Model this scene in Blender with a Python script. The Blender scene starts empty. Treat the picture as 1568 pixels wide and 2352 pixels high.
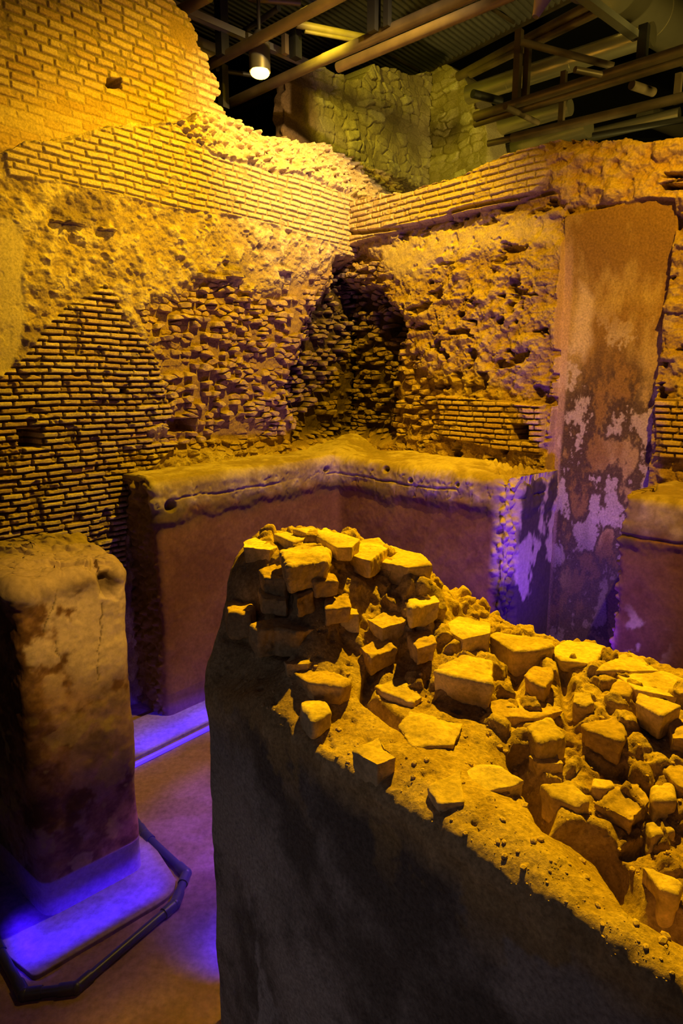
import bpy, bmesh, math
import numpy as np
from mathutils import Vector, Matrix
from mathutils.geometry import convex_hull_2d

# ------------------------------------------------------------------ camera
S = bpy.context.scene
FPX, PITCH, CH = 1480.0, math.radians(11.7), 3.2
cam = bpy.data.cameras.new('camera'); co = bpy.data.objects.new('camera', cam)
S.collection.objects.link(co); S.camera = co
co.location = (0, 0, CH); co.rotation_euler = (math.radians(90) - PITCH, 0, 0)
cam.sensor_fit = 'HORIZONTAL'; cam.sensor_width = 36; cam.lens = 36 * FPX / 1568
cam.clip_start = .05; cam.clip_end = 100

# ------------------------------------------------------------------ world, exposure, room lights, added fill lights
W = bpy.data.worlds.new('world'); S.world = W; W.use_nodes = True
W.node_tree.nodes['Background'].inputs[0].default_value = (.75, .62, .75, 1)
W.node_tree.nodes['Background'].inputs[1].default_value = .0015
S.view_settings.view_transform = 'Standard'; S.view_settings.look = 'None'
S.view_settings.gamma = 1; S.view_settings.use_curve_mapping = False
S.view_settings.exposure = 0.0

def look(o, tgt):
    o.rotation_euler = (Vector(tgt) - o.location).to_track_quat('-Z', 'Y').to_euler()
def spot(name, loc, tgt, watts, col, ang, blend=.6, rad=.05):
    l = bpy.data.lights.new(name, 'SPOT'); l.energy = watts; l.color = col
    l.spot_size = math.radians(ang); l.spot_blend = blend; l.shadow_soft_size = rad
    o = bpy.data.objects.new(name, l); S.collection.objects.link(o); o.location = loc; look(o, tgt); return o
def strip(name, loc, tgt, watts, col, sx, sy, spread=180, roll=None):
    l = bpy.data.lights.new(name, 'AREA'); l.energy = watts; l.color = col; l.shape = 'RECTANGLE'
    l.size = sx; l.size_y = sy; l.spread = math.radians(spread)
    o = bpy.data.objects.new(name, l); S.collection.objects.link(o); o.location = loc; look(o, tgt); return o

YEL = (1, .57, .004); WARM = (1, .66, .26); GRN = (1, .78, .03); BLUE = (.035, .004, 1); PURP = (.42, .10, 1)
spot('key_spot', (.75, 5.3, 7.0), (-1.0, 7.2, 3.6), 1350, YEL, 104, .75, .04)
spot('corner_spot', (1.6, 4.6, 6.9), (-.5, 7.9, 5.6), 1150, WARM, 46, 1.0, .04)
spot('upper_wall_spot', (.6, 4.2, 5.2), (-2.6, 6.0, 4.7), 190, (1, .56, .003), 56, 1.0, .05)
spot('foreground_spot', (1.35, 5.0, 6.6), (.6, 2.3, 2.1), 2700, (1, .56, .003), 38, .7, .03)
spot('pier_spot', (-.4, 7.0, 6.9), (1.5, 11.6, 6.4), 400, GRN, 56, 1.0, .1)
spot('void_spot', (4.8, 6.2, 6.0), (4.5, 9.5, 7.2), 220, (1, .7, .12), 130, 1.0, .2)
strip('rear_fill', (-1.5, -1.8, 5.5), (0, 4, 2), 4, (.9, .75, 1), 2, 1)  # unseen fill added behind the viewer
spot('side_fill_spot', (-2.3, -.5, 1.9), (-.1, 1.7, .9), 26, (.98, .88, .92), 70, 1.0, .3)  # added unseen fill for the grey side of the ruined wall
spot('recess_fill_spot', (1.9, 2.6, 6.2), (2.7, 5.4, 3.7), 1150, (1, .50, .006), 74, 1.0, .05)  # added, no visible source: brightens the right wall and recess
spot('pillar_fill_spot', (1.3, 1.2, 6.2), (-1.50, 3.65, 1.9), 1250, (1, .54, .08), 15, 1.0, .05)  # added narrow light with no visible source, lifts the pillar face
spot('duct_fill_spot', (3.6, 8.2, 4.9), (3.6, 11, 6.8), 170, (1, .72, .15), 120, 1.0, .1)  # added out of sight behind the right wall to brighten the ducts
spot('violet_fill_spot', (-.3, .4, 4.8), (-2.4, 5.8, 4.4), 15, (.62, .35, 1), 34, 1.0, .1)  # added fill, tints the left wall purple
spot('violet_floor_fill', (-.10, 3.9, 1.25), (-1.0, 4.15, 0), 130, (.30, .06, 1), 70, .9, .1)  # added, hidden behind the ruined wall, to colour the floor violet
spot('violet_basin_fill', (1.35, 4.1, .7), (1.35, 6.4, 1.5), 110, (.16, .02, 1), 140, 1.0, .1)  # second violet light, added low behind the ruined wall to spread the tint
spot('gap_blue_spot', (2.02, 4.72, .9), (1.85, 6.3, 1.75), 105, (.12, .015, 1), 90, 1.0, .05)

# ------------------------------------------------------------------ maths helpers
Fv = np.array([0, math.cos(PITCH), -math.sin(PITCH)]); Uv = np.array([0, math.sin(PITCH), math.cos(PITCH)]); Rv = np.array([1., 0, 0])
C0 = np.array([0, 0, CH])
def ray(x, y): return Fv + (x - 784) / FPX * Rv - (y - 1176) / FPX * Uv
def at(x, y, z): d = ray(x, y); return C0 + d * (z - CH) / d[2]
def pl(x, y, P, n): d = ray(x, y); return C0 + d * (np.dot(P - C0, n) / np.dot(d, n))
def dist_at(x, y, D): return C0 + ray(x, y) * D
def proj(P):
    v = P - C0; w = np.maximum(v @ Fv, .05)
    return 784 + FPX * (v @ Rv) / w, 1176 - FPX * (v @ Uv) / w
vpy = 1176 - FPX * math.tan(PITCH)
def hdir(x): d = ray(x, vpy); d = d / np.linalg.norm(d); d[2] = 0; return d
dL, dR = hdir(2100), hdir(-600)
nL = np.array([dL[1], -dL[0], 0]); nR = np.array([-dR[1], dR[0], 0])

M32 = np.uint32(0xffffffff)
def hsh(*a):
    h = np.zeros(np.broadcast(*a).shape, np.uint32) + np.uint32(374761393)
    for k, v in enumerate(a):
        h ^= (np.asarray(v).astype(np.int64) & 0xffffffff).astype(np.uint32) * np.uint32([2654435761, 2246822519, 3266489917, 668265263][k])
        h = (h ^ (h >> np.uint32(15))) * np.uint32(2246822519)
        h = (h ^ (h >> np.uint32(13))) * np.uint32(3266489917)
    return (h ^ (h >> np.uint32(16))).astype(np.float64) / 4294967295.0
def vnoise(P, seed=0):
    i = np.floor(P).astype(np.int64); f = P - i; f = f * f * (3 - 2 * f); r = 0
    for a in (0, 1):
        wa = f[..., 0] if a else 1 - f[..., 0]
        for b in (0, 1):
            wb = f[..., 1] if b else 1 - f[..., 1]
            for c in (0, 1):
                wc = f[..., 2] if c else 1 - f[..., 2]
                r = r + wa * wb * wc * hsh(i[..., 0] + a, i[..., 1] + b, i[..., 2] + c, seed)
    return r * 2 - 1
def fbm(P, sc, octv=4, seed=0, gain=.5):
    r = 0; a = 1; t = 0
    for k in range(octv):
        r = r + a * vnoise(P * sc + k * 17.3, seed + k); t += a; a *= gain; sc *= 2.03
    return r / t
def worley(u, v, seed=0):
    iu = np.floor(u).astype(np.int64); iv = np.floor(v).astype(np.int64)
    F1 = np.full(u.shape, 9.); F2 = F1.copy(); idx = np.zeros(u.shape)
    for a in (-1, 0, 1):
        for b in (-1, 0, 1):
            cu, cv = iu + a, iv + b
            d = np.hypot(cu + .15 + .7 * hsh(cu, cv, seed) - u, cv + .15 + .7 * hsh(cu, cv, seed + 1) - v)
            h = hsh(cu, cv, seed + 2); m = d < F1
            F2 = np.where(m, F1, np.minimum(F2, d)); idx = np.where(m, h, idx); F1 = np.where(m, d, F1)
    return F1, F2, idx
def ss(a, b, x): t = np.clip((x - a) / (b - a), 0, 1); return t * t * (3 - 2 * t)
def mix(a, b, t):
    t = np.asarray(t)
    if np.ndim(a) == 1 or np.ndim(b) == 1 or np.ndim(a) > t.ndim: t = t[..., None]
    return a + (b - a) * t
def mx(a, b, t): return a + (b - a) * t
def sdpoly(x, y, poly):                    # signed distance, positive inside
    poly = np.array(poly, float); d = np.full(x.shape, 1e9); ins = np.zeros(x.shape, bool)
    for k in range(len(poly)):
        ax, ay = poly[k]; bx, by = poly[(k + 1) % len(poly)]
        ex, ey = bx - ax, by - ay; t = np.clip(((x - ax) * ex + (y - ay) * ey) / (ex * ex + ey * ey + 1e-9), 0, 1)
        d = np.minimum(d, np.hypot(x - ax - t * ex, y - ay - t * ey))
        c = (ay > y) != (by > y); ins ^= c & (x < ex * (y - ay) / (ey if abs(ey) > 1e-9 else 1e-9) + ax)
    return np.where(ins, d, -d)
def sdline(x, y, line):
    line = np.array(line, float); d = np.full(x.shape, 1e9)
    for k in range(len(line) - 1):
        ax, ay = line[k]; bx, by = line[k + 1]; ex, ey = bx - ax, by - ay
        t = np.clip(((x - ax) * ex + (y - ay) * ey) / (ex * ex + ey * ey + 1e-9), 0, 1)
        d = np.minimum(d, np.hypot(x - ax - t * ex, y - ay - t * ey))
    return d
def bricks(u, z, ch, bl, gap, rnd, seed, jit=.35):
    Q3 = np.stack([u, z, u * 0 + seed], -1); q = fbm(Q3, 11, 4, seed + 50); u = u + .010 * q; z = z + .0055 * fbm(Q3, 8, 4, seed + 60)
    row = np.floor(z / ch); fz = z / ch - row
    x = u / bl + .5 * (row % 2) + .5 * hsh(row, seed + 9)
    c = np.floor(x); e0 = c + jit * (hsh(c, row, seed) - .5); e1 = c + 1 + jit * (hsh(c + 1, row, seed) - .5)
    lo = x < e0; hi = x > e1
    cid = np.where(lo, c - 1, np.where(hi, c + 1, c))
    left = cid + jit * (hsh(cid, row, seed) - .5); right = cid + 1 + jit * (hsh(cid + 1, row, seed) - .5)
    du = np.minimum(x - left, right - x) * bl; h1 = hsh(cid, row, seed + 1)
    dz = np.minimum(fz, 1 - fz) * ch - .004 * (hsh(cid, row, seed + 4) - .3)
    k = ss(gap / 2, gap / 2 + rnd, np.minimum(du * .9, dz) + .0035 * fbm(Q3, 30, 3, seed + 70)); k = k * (1 - .6 * ss(.28, .45, fbm(Q3, 9, 3, seed + 80)))
    return k, h1, hsh(cid, row, seed + 2), fz, (x - left) / (right - left)

# ------------------------------------------------------------------ mesh helpers
def mesh_grid(name, P, col, mat, wrap=False, smooth=True, parent=None):
    n, m = P.shape[:2]
    me = bpy.data.meshes.new(name)
    idx = np.arange(n * m).reshape(n, m)
    a, b, c, d = idx[:-1, :-1], idx[1:, :-1], idx[1:, 1:], idx[:-1, 1:]
    q = np.stack([a, b, c, d], -1).reshape(-1, 4)
    if wrap: q = np.concatenate([q, np.stack([idx[-1, :-1], idx[0, :-1], idx[0, 1:], idx[-1, 1:]], -1).reshape(-1, 4)])
    me.vertices.add(n * m); me.vertices.foreach_set('co', P.reshape(-1).astype(np.float32))
    me.loops.add(q.size); me.loops.foreach_set('vertex_index', q.reshape(-1).astype(np.int32))
    me.polygons.add(len(q)); me.polygons.foreach_set('loop_start', np.arange(0, q.size, 4, dtype=np.int32))
    me.polygons.foreach_set('loop_total', np.full(len(q), 4, np.int32))
    me.update(calc_edges=True); me.validate()
    if smooth: me.polygons.foreach_set('use_smooth', np.ones(len(me.polygons), bool))
    at_ = me.color_attributes.new('Col', 'FLOAT_COLOR', 'POINT')
    cc = np.ones((n * m, 4), np.float32); cc[:, :3] = np.clip(np.asarray(col) * .8, 0, 1).reshape(-1, 3); at_.data.foreach_set('color', cc.reshape(-1))
    me.materials.append(mat); o = bpy.data.objects.new(name, me); S.collection.objects.link(o); o.parent = parent
    return o
def grid_normals(P, wrap=False):
    if wrap:
        Q = np.concatenate([P[-1:], P, P[:1]]); du = (Q[2:] - Q[:-2])
    else: du = np.gradient(P, axis=0)
    dv = np.gradient(P, axis=1); n = np.cross(du, dv); n /= np.linalg.norm(n, axis=-1, keepdims=True) + 1e-9
    return n
def tag(o, label=None, cat=None, group=None, kind=None):
    if label: o['label'] = label
    if cat: o['category'] = cat
    if group: o['group'] = group
    if kind: o['kind'] = kind
    return o
def empty(name, loc, label, cat, group=None):
    o = bpy.data.objects.new(name, None); S.collection.objects.link(o); o.location = loc
    o.empty_display_size = .1; return tag(o, label, cat, group)

# ------------------------------------------------------------------ materials
def rock(name, sc=55, strength=.5, dist=.006, rough=.92, fac=.35, spec=.15):
    m = bpy.data.materials.new(name); m.use_nodes = True; t = m.node_tree; N = t.nodes; L = t.links
    b = N['Principled BSDF']; b.inputs['Roughness'].default_value = rough; b.inputs['Specular IOR Level'].default_value = spec
    a = N.new('ShaderNodeAttribute'); a.attribute_name = 'Col'
    tc = N.new('ShaderNodeTexCoord')
    n1 = N.new('ShaderNodeTexNoise'); n1.inputs['Scale'].default_value = sc; n1.inputs['Detail'].default_value = 8; n1.inputs['Roughness'].default_value = .65
    L.new(tc.outputs['Object'], n1.inputs['Vector'])
    r = N.new('ShaderNodeMapRange'); r.inputs[1].default_value = .3; r.inputs[2].default_value = .7
    r.inputs[3].default_value = 1 - fac; r.inputs[4].default_value = 1 + fac
    L.new(n1.outputs[0], r.inputs[0])
    mm = N.new('ShaderNodeMix'); mm.data_type = 'RGBA'; mm.blend_type = 'MULTIPLY'; mm.inputs[0].default_value = 1
    L.new(a.outputs['Color'], mm.inputs[6]); L.new(r.outputs[0], mm.inputs[7]); L.new(mm.outputs[2], b.inputs['Base Color'])
    bp = N.new('ShaderNodeBump'); bp.inputs['Strength'].default_value = strength; bp.inputs['Distance'].default_value = dist
    L.new(n1.outputs[0], bp.inputs['Height']); L.new(bp.outputs[0], b.inputs['Normal'])
    return m
def plain(name, col, rough=.5, metal=0, emit=None, es=0, nz=.25, nsc=8):
    m = bpy.data.materials.new(name); m.use_nodes = True; t = m.node_tree; N = t.nodes; L = t.links; b = N['Principled BSDF']
    b.inputs['Roughness'].default_value = rough; b.inputs['Metallic'].default_value = metal
    tc = N.new('ShaderNodeTexCoord'); n1 = N.new('ShaderNodeTexNoise'); n1.inputs['Scale'].default_value = nsc; n1.inputs['Detail'].default_value = 5
    L.new(tc.outputs['Object'], n1.inputs['Vector'])
    cr = N.new('ShaderNodeMix'); cr.data_type = 'RGBA'; cr.inputs[6].default_value = (*[c * (1 - nz) for c in col], 1); cr.inputs[7].default_value = (*[min(1, c * (1 + nz)) for c in col], 1)
    L.new(n1.outputs[0], cr.inputs[0]); L.new(cr.outputs[2], b.inputs['Base Color'])
    if emit: b.inputs['Emission Color'].default_value = (*emit, 1); b.inputs['Emission Strength'].default_value = es
    return m
M_wall = rock('old_masonry', 60, .6, .006)
M_plaster = rock('worn_plaster', 30, .35, .004, .85, .22, .25)
M_rub = rock('rubble_mortar', 75, .9, .008, .95, .4)
M_stone = rock('broken_tufa', 65, .7, .006, .95, .3)
M_floor = rock('wet_floor', 25, .3, .004, .6, .3, .3)
M_steel = plain('rusty_painted_steel', (.17, .13, .08), .45, .3, nz=.6, nsc=5)
M_darksteel = plain('dark_steel', (.035, .035, .035), .5, .3)
M_duct = plain('galvanised_duct', (.50, .46, .32), .30, .8, nz=.1)
M_deck = plain('corrugated_deck', (.30, .29, .28), .5, .5)
M_tray = plain('cable_tray_zinc', (.5, .5, .46), .4, .7, nz=.1)
M_pipe = plain('blue_conduit', (.05, .05, .16), .35)
M_void = plain('black_soffit', (.012, .012, .012), .9)
M_led = plain('blue_led', (.1, .05, .6), .4, 0, (.10, .03, 1), 1.4, 0)
M_bulb = plain('lit_lamp_glass', (1, .9, .5), .4, 0, (1, .56, .06), 14, 0)
M_housing = plain('lamp_housing', (.18, .17, .14), .4, .6)

# ------------------------------------------------------------------ geometry constants
PB = np.array([-1.666, 5.622, 0]); PC1 = np.array([-.05, 7.48, 0])
WC = np.array([.1398, 8.4573, 0])          # inner corner of the two brick walls
BRICK_A = np.array([.50, .33, .20]); BRICK_B = np.array([.66, .50, .36]); MORT = np.array([.40, .30, .19])
DIRT_SHADE = np.array([.36, .24, .13]); PALE = np.array([.66, .54, .42]); DARK = np.array([.07, .055, .05])  # the first brown also serves as painted shade in the wall corner

def axis(segs):                             # [(start, end, step)...]
    out = []
    for a, b, s in segs: out.append(np.arange(a, b, s))
    return np.concatenate(out + [np.array([segs[-1][1]])])

# ================================================================== left wall
def lw_uv(x, y, off=0): p = pl(x, y, WC - off * nL, nL); return (p - WC) @ dL, p[2]
def top_uv(pts, f): 
    a = np.array([f(*q) for q in pts]); return a[np.argsort(a[:, 0])]
LWTOP = [(-120, 375), (-40, 362), (30, 352), (70, 328), (130, 322), (200, 312), (240, 300), (300, 288), (380, 285), (440, 290), (460, 258), (500, 250), (545, 258), (600, 282), (640, 305), (690, 318), (740, 325), (780, 325), (850, 362), (900, 385), (950, 405), (1015, 428)]
SMUD = []
def build_left():
    u = axis([(-5.05, .45, .0056), (.45, 1.9, .014)]); zz = axis([(0, 1.4, .03), (1.4, 6.6, .0046)])
    t = top_uv(LWTOP, lw_uv); P3 = np.stack([u, u * 0, u * 0 + 3], -1)
    top = np.interp(u, t[:, 0], t[:, 1]) + .03 * fbm(P3, 6, 4, 5) + .018
    z0 = zz[:, None] + 0 * u[None]
    Z = np.minimum(z0, top[None]).T; U = np.repeat(u[:, None], len(zz), 1)
    over = (z0.T > top[:, None])
    k = (np.cumsum(over, 1)) * .0046                       # rows past the silhouette fold backwards
    P = WC + U[..., None] * dL + Z[..., None] * np.array([0, 0, 1.])
    x, y = proj(P); Pn = np.stack([U, Z, 0 * U], -1)
    w1 = fbm(Pn, 2.2, 4, 11) ; w2 = fbm(Pn, 2.2, 4, 31)
    xw = x + 22 * w1; yw = y + 18 * w2
    btop = ss(-2, 5, sdpoly(xw, yw, [(15, 345), (120, 325), (205, 305), (300, 292), (400, 290), (440, 318), (490, 350), (600, 380), (700, 402), (780, 435), (850, 470), (850, 600), (800, 588), (740, 562), (640, 522), (520, 494), (400, 484), (300, 464), (150, 424), (20, 410)]))
    blow = ss(-2, 4, sdpoly(xw, yw, [(255, 650), (282, 690), (290, 740), (340, 790), (372, 830), (388, 900), (400, 965), (340, 985), (350, 1015), (415, 1020), (300, 1100), (280, 1420), (-200, 1420), (-200, 880), (0, 870), (60, 830), (110, 760), (160, 700), (210, 672)]))
    rub = ss(-25, 25, sdpoly(xw, yw, [(330, 720), (480, 640), (620, 680), (780, 600), (960, 600), (960, 1040), (380, 1040), (395, 900)]))
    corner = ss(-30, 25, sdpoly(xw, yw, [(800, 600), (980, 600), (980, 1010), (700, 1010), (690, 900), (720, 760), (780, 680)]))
    plas = ss(-4, 8, sdpoly(xw, yw, [(-200, 480), (30, 500), (62, 560), (50, 640), (62, 720), (55, 800), (30, 860), (-200, 870)]))
    slope = ss(0, 10, -sdpoly(xw, yw, [(-300, 320), (205, 305), (400, 290), (440, 318), (490, 350), (600, 380), (700, 402), (780, 435), (860, 470), (1100, 560), (1100, 2400), (-300, 2400)])) * (x > 380)
    # bricks
    zb = Z + .012 * fbm(Pn, 1.3, 2, 3)
    kb, h1, h2, fz, _ = bricks(U + .004 * w1, zb, .053, .20, .011, .007, 7)
    kt, t1, t2, fzt, _ = bricks(U, zb * 1.0, .057, .19, .007, .009, 19)
    # rubble stones in courses
    Uw = U + .03 * fbm(Pn, 7, 3, 41); Zw = Z + .022 * fbm(Pn, 6, 3, 42)
    Fa, Fb, r2 = worley((U + .05 * fbm(Pn, 4, 4, 43)) / .115, (Z + .03 * fbm(Pn, 4, 4, 44)) / .058, 23)
    r2 = (r2 * 7.31) % 1; kr = ss(.05, .24, Fb - Fa) * ss(.35, .45, (r2 * 3.7) % 1) * ss(-.5, .1, fbm(Pn, 3, 3, 45) + .1)
    hi = fbm(Pn, 14, 5, 51); big = fbm(Pn, 3.2, 4, 52)
    F1, F2, wid = worley(Uw / .07, Zw / .055, 61)
    lump = ss(.75, .1, F1) * (wid - .15)
    D = -.012 + .05 * big + .036 * hi + .020 * lump                     # mortar core
    pits = ss(.28, .5, fbm(Pn, 9, 3, 77)); D = D - .035 * pits * ss(-.3, .2, big)
    Dr = -.10 + .045 * big + .018 * hi + (.075 * kr * (.4 + .9 * r2)) - .34 * corner
    Dr = Dr + .05 * kr * corner * (r2 > .5)
    D = mx(D, Dr, rub)
    Dp = -.01 + .012 * big + .004 * hi - .006 * pits; D = mx(D, Dp, plas)
    miss = ss(.93, .97, h1)
    Db = .012 + .045 * (kb * (1 - .5 * miss)) - .045 + .016 * (h2 - .5) + .006 * hi + .014 * big
    D = mx(D, Db, blow)
    Dt = .004 + .017 * kt - .012 + .014 * (t2 - .5) + .006 * hi + .018 * big
    D = mx(D, Dt, btop)
    # rubble slope leaning back
    bl_z = np.interp(U, *top_uv([(380, 290), (440, 318), (490, 350), (600, 380), (700, 402), (780, 435), (860, 470), (1100, 560)], lw_uv).T)
    F1b, F2b, widb = worley(Uw / .055, Zw / .05, 81)
    chunk = ss(.7, .2, F1b) * (widb * 1.6 - .5)
    D = mx(D, .03 - .55 * np.maximum(Z - bl_z, 0) + .075 * chunk + .06 * hi + .05 * big, slope)
    # isolated ledge bricks in the core
    for (bx, by, bw, bh) in [(498, 637, 25, 6), (466, 634, 14, 6), (576, 668, 12, 5), (565, 690, 12, 6), (170, 512, 22, 4), (135, 508, 18, 3), (245, 527, 20, 3), (655, 622, 16, 4), (534, 630, 18, 8)]:
        s = ss(1.15, .85, np.maximum(abs(x - bx) / bw, abs(y - by - .15 * (x - bx)) / bh)); D = D + .06 * s
    for (hx, hy, hw, hh) in [(70, 1008, 24, 20), (425, 978, 30, 15), (283, 898, 8, 5)]:
        s = ss(1.2, .75, np.maximum(abs(x + 4 * w1 - hx) / hw, abs(y + 4 * w2 - hy) / hh)); D = mx(D, -.30, s)
    kk = np.minimum(k, .5); fold = over.astype(float)
    P = P + D[..., None] * nL * (1 - .0 * fold[..., None]) - (kk * fold)[..., None] * nL * .9
    P[..., 2] += fold * (.03 * fbm(np.stack([U, kk, 0 * U], -1), 9, 4, 91) + .0 * kk)
    # colours
    stain = ss(.1, .35, fbm(Pn, 1.4, 4, 101))
    col = mix(MORT * 1.15, PALE, ss(-.2, .4, hi + .3 * big))
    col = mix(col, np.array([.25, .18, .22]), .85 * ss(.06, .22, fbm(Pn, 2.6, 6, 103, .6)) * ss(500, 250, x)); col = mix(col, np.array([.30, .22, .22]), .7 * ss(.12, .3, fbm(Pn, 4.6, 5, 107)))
    cr = mix(DIRT_SHADE, mix(BRICK_A, BRICK_B, r2), kr); cr = mix(cr, DIRT_SHADE * .14, .93 * corner * (1 - .5 * kr)); col = mix(col, cr, rub)  # corner term paints shade into the recess over the rubble colours
    col = mix(col, PALE * .92, plas)
    cb = mix(DIRT_SHADE * .45, mix(BRICK_A * 1.1, PALE * 1.2, h2) * (.8 + .3 * h1[..., None]), kb); col = mix(col, cb, blow)
    ct = mix(MORT * .9, mix(BRICK_B * .95, PALE * 1.05, t2), kt); col = mix(col, ct, btop)
    cs = mix(MORT * 1.2, PALE * 1.05, np.clip(.5 + chunk, 0, 1)); col = mix(col, cs, slope)
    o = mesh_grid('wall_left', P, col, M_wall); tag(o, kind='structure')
build_left()

# ================================================================== upper left brick wall
def build_upper():
    off = .30; Wc = WC - off * nL
    f = lambda x, y: (lambda p: ((p - Wc) @ dL, p[2]))(pl(x, y, Wc, nL))
    e = np.array([f(*q) for q in [(380, -60), (392, 0), (428, 38), (446, 70), (450, 100), (470, 128), (482, 165), (500, 188), (503, 214), (494, 236), (512, 256), (520, 300), (530, 420)]]); e = e[np.argsort(e[:, 1])]
    z = axis([(4.4, 7.9, .0055)]); t = axis([(0, 1, 1 / 680)])
    rag = .03 * (hsh(np.floor(z / .070), 5) - .5) * 2 + .015 * fbm(np.stack([z, z * 0, z * 0], -1), 9, 3, 7)
    ue = np.interp(z, e[:, 1], e[:, 0]) + rag
    u0 = -4.9
    uu = u0 + t[:, None] * (ue[None] - u0); Z = np.repeat(z[None], len(t), 0)
    Pn = np.stack([uu, Z, 0 * Z + 4], -1)
    big = fbm(Pn, 2, 4, 1); hi = fbm(Pn, 13, 4, 2)
    k, h1, h2, _, _ = bricks(uu + .006 * hi, Z + .01 * big, .070, .205, .009, .010, 33)
    P = Wc + uu[..., None] * dL + Z[..., None] * np.array([0, 0, 1.]); x, y = proj(P)
    worn = ss(.0, 1, (y - 110) / 170 - (x - 100) / 500 + .8 * big)
    D = .022 * k * (1 - .72 * worn) + .007 * (h2 - .5) + .012 * big + .004 * hi
    s = ss(1.2, .8, np.maximum(abs(x - 260 + 5 * hi) / 15, abs(y - 192 + 5 * big) / 11)); D = mx(D, -.3, s)
    patch = ss(-5, 10, sdpoly(x + 20 * big, y + 20 * hi, [(380, 30), (450, 60), (470, 130), (440, 130), (395, 90)])); D = mx(D, .01 + .03 * big, patch)
    P = P + D[..., None] * nL
    col = mix(MORT * .8, mix(BRICK_A * 1.05, BRICK_B, h2), np.maximum(k, .85 * worn)); col = mix(col, DIRT_SHADE, patch)
    # end thickness at the broken edge
    ext = []
    for j, dd in enumerate((.02, .05, .1, .18, .3, .45)):
        r = P[-1].copy() - dd * nL + (.03 * fbm(np.stack([z, z * 0 + dd, z * 0], -1), 8, 4, 12))[:, None] * dL; ext.append(r)
    P = np.concatenate([P, np.array(ext)]); col = np.concatenate([col, np.repeat(col[-1:] * .8, 6, 0)])
    tag(mesh_grid('wall_upper', P, col, M_wall), kind='structure')
build_upper()

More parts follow.
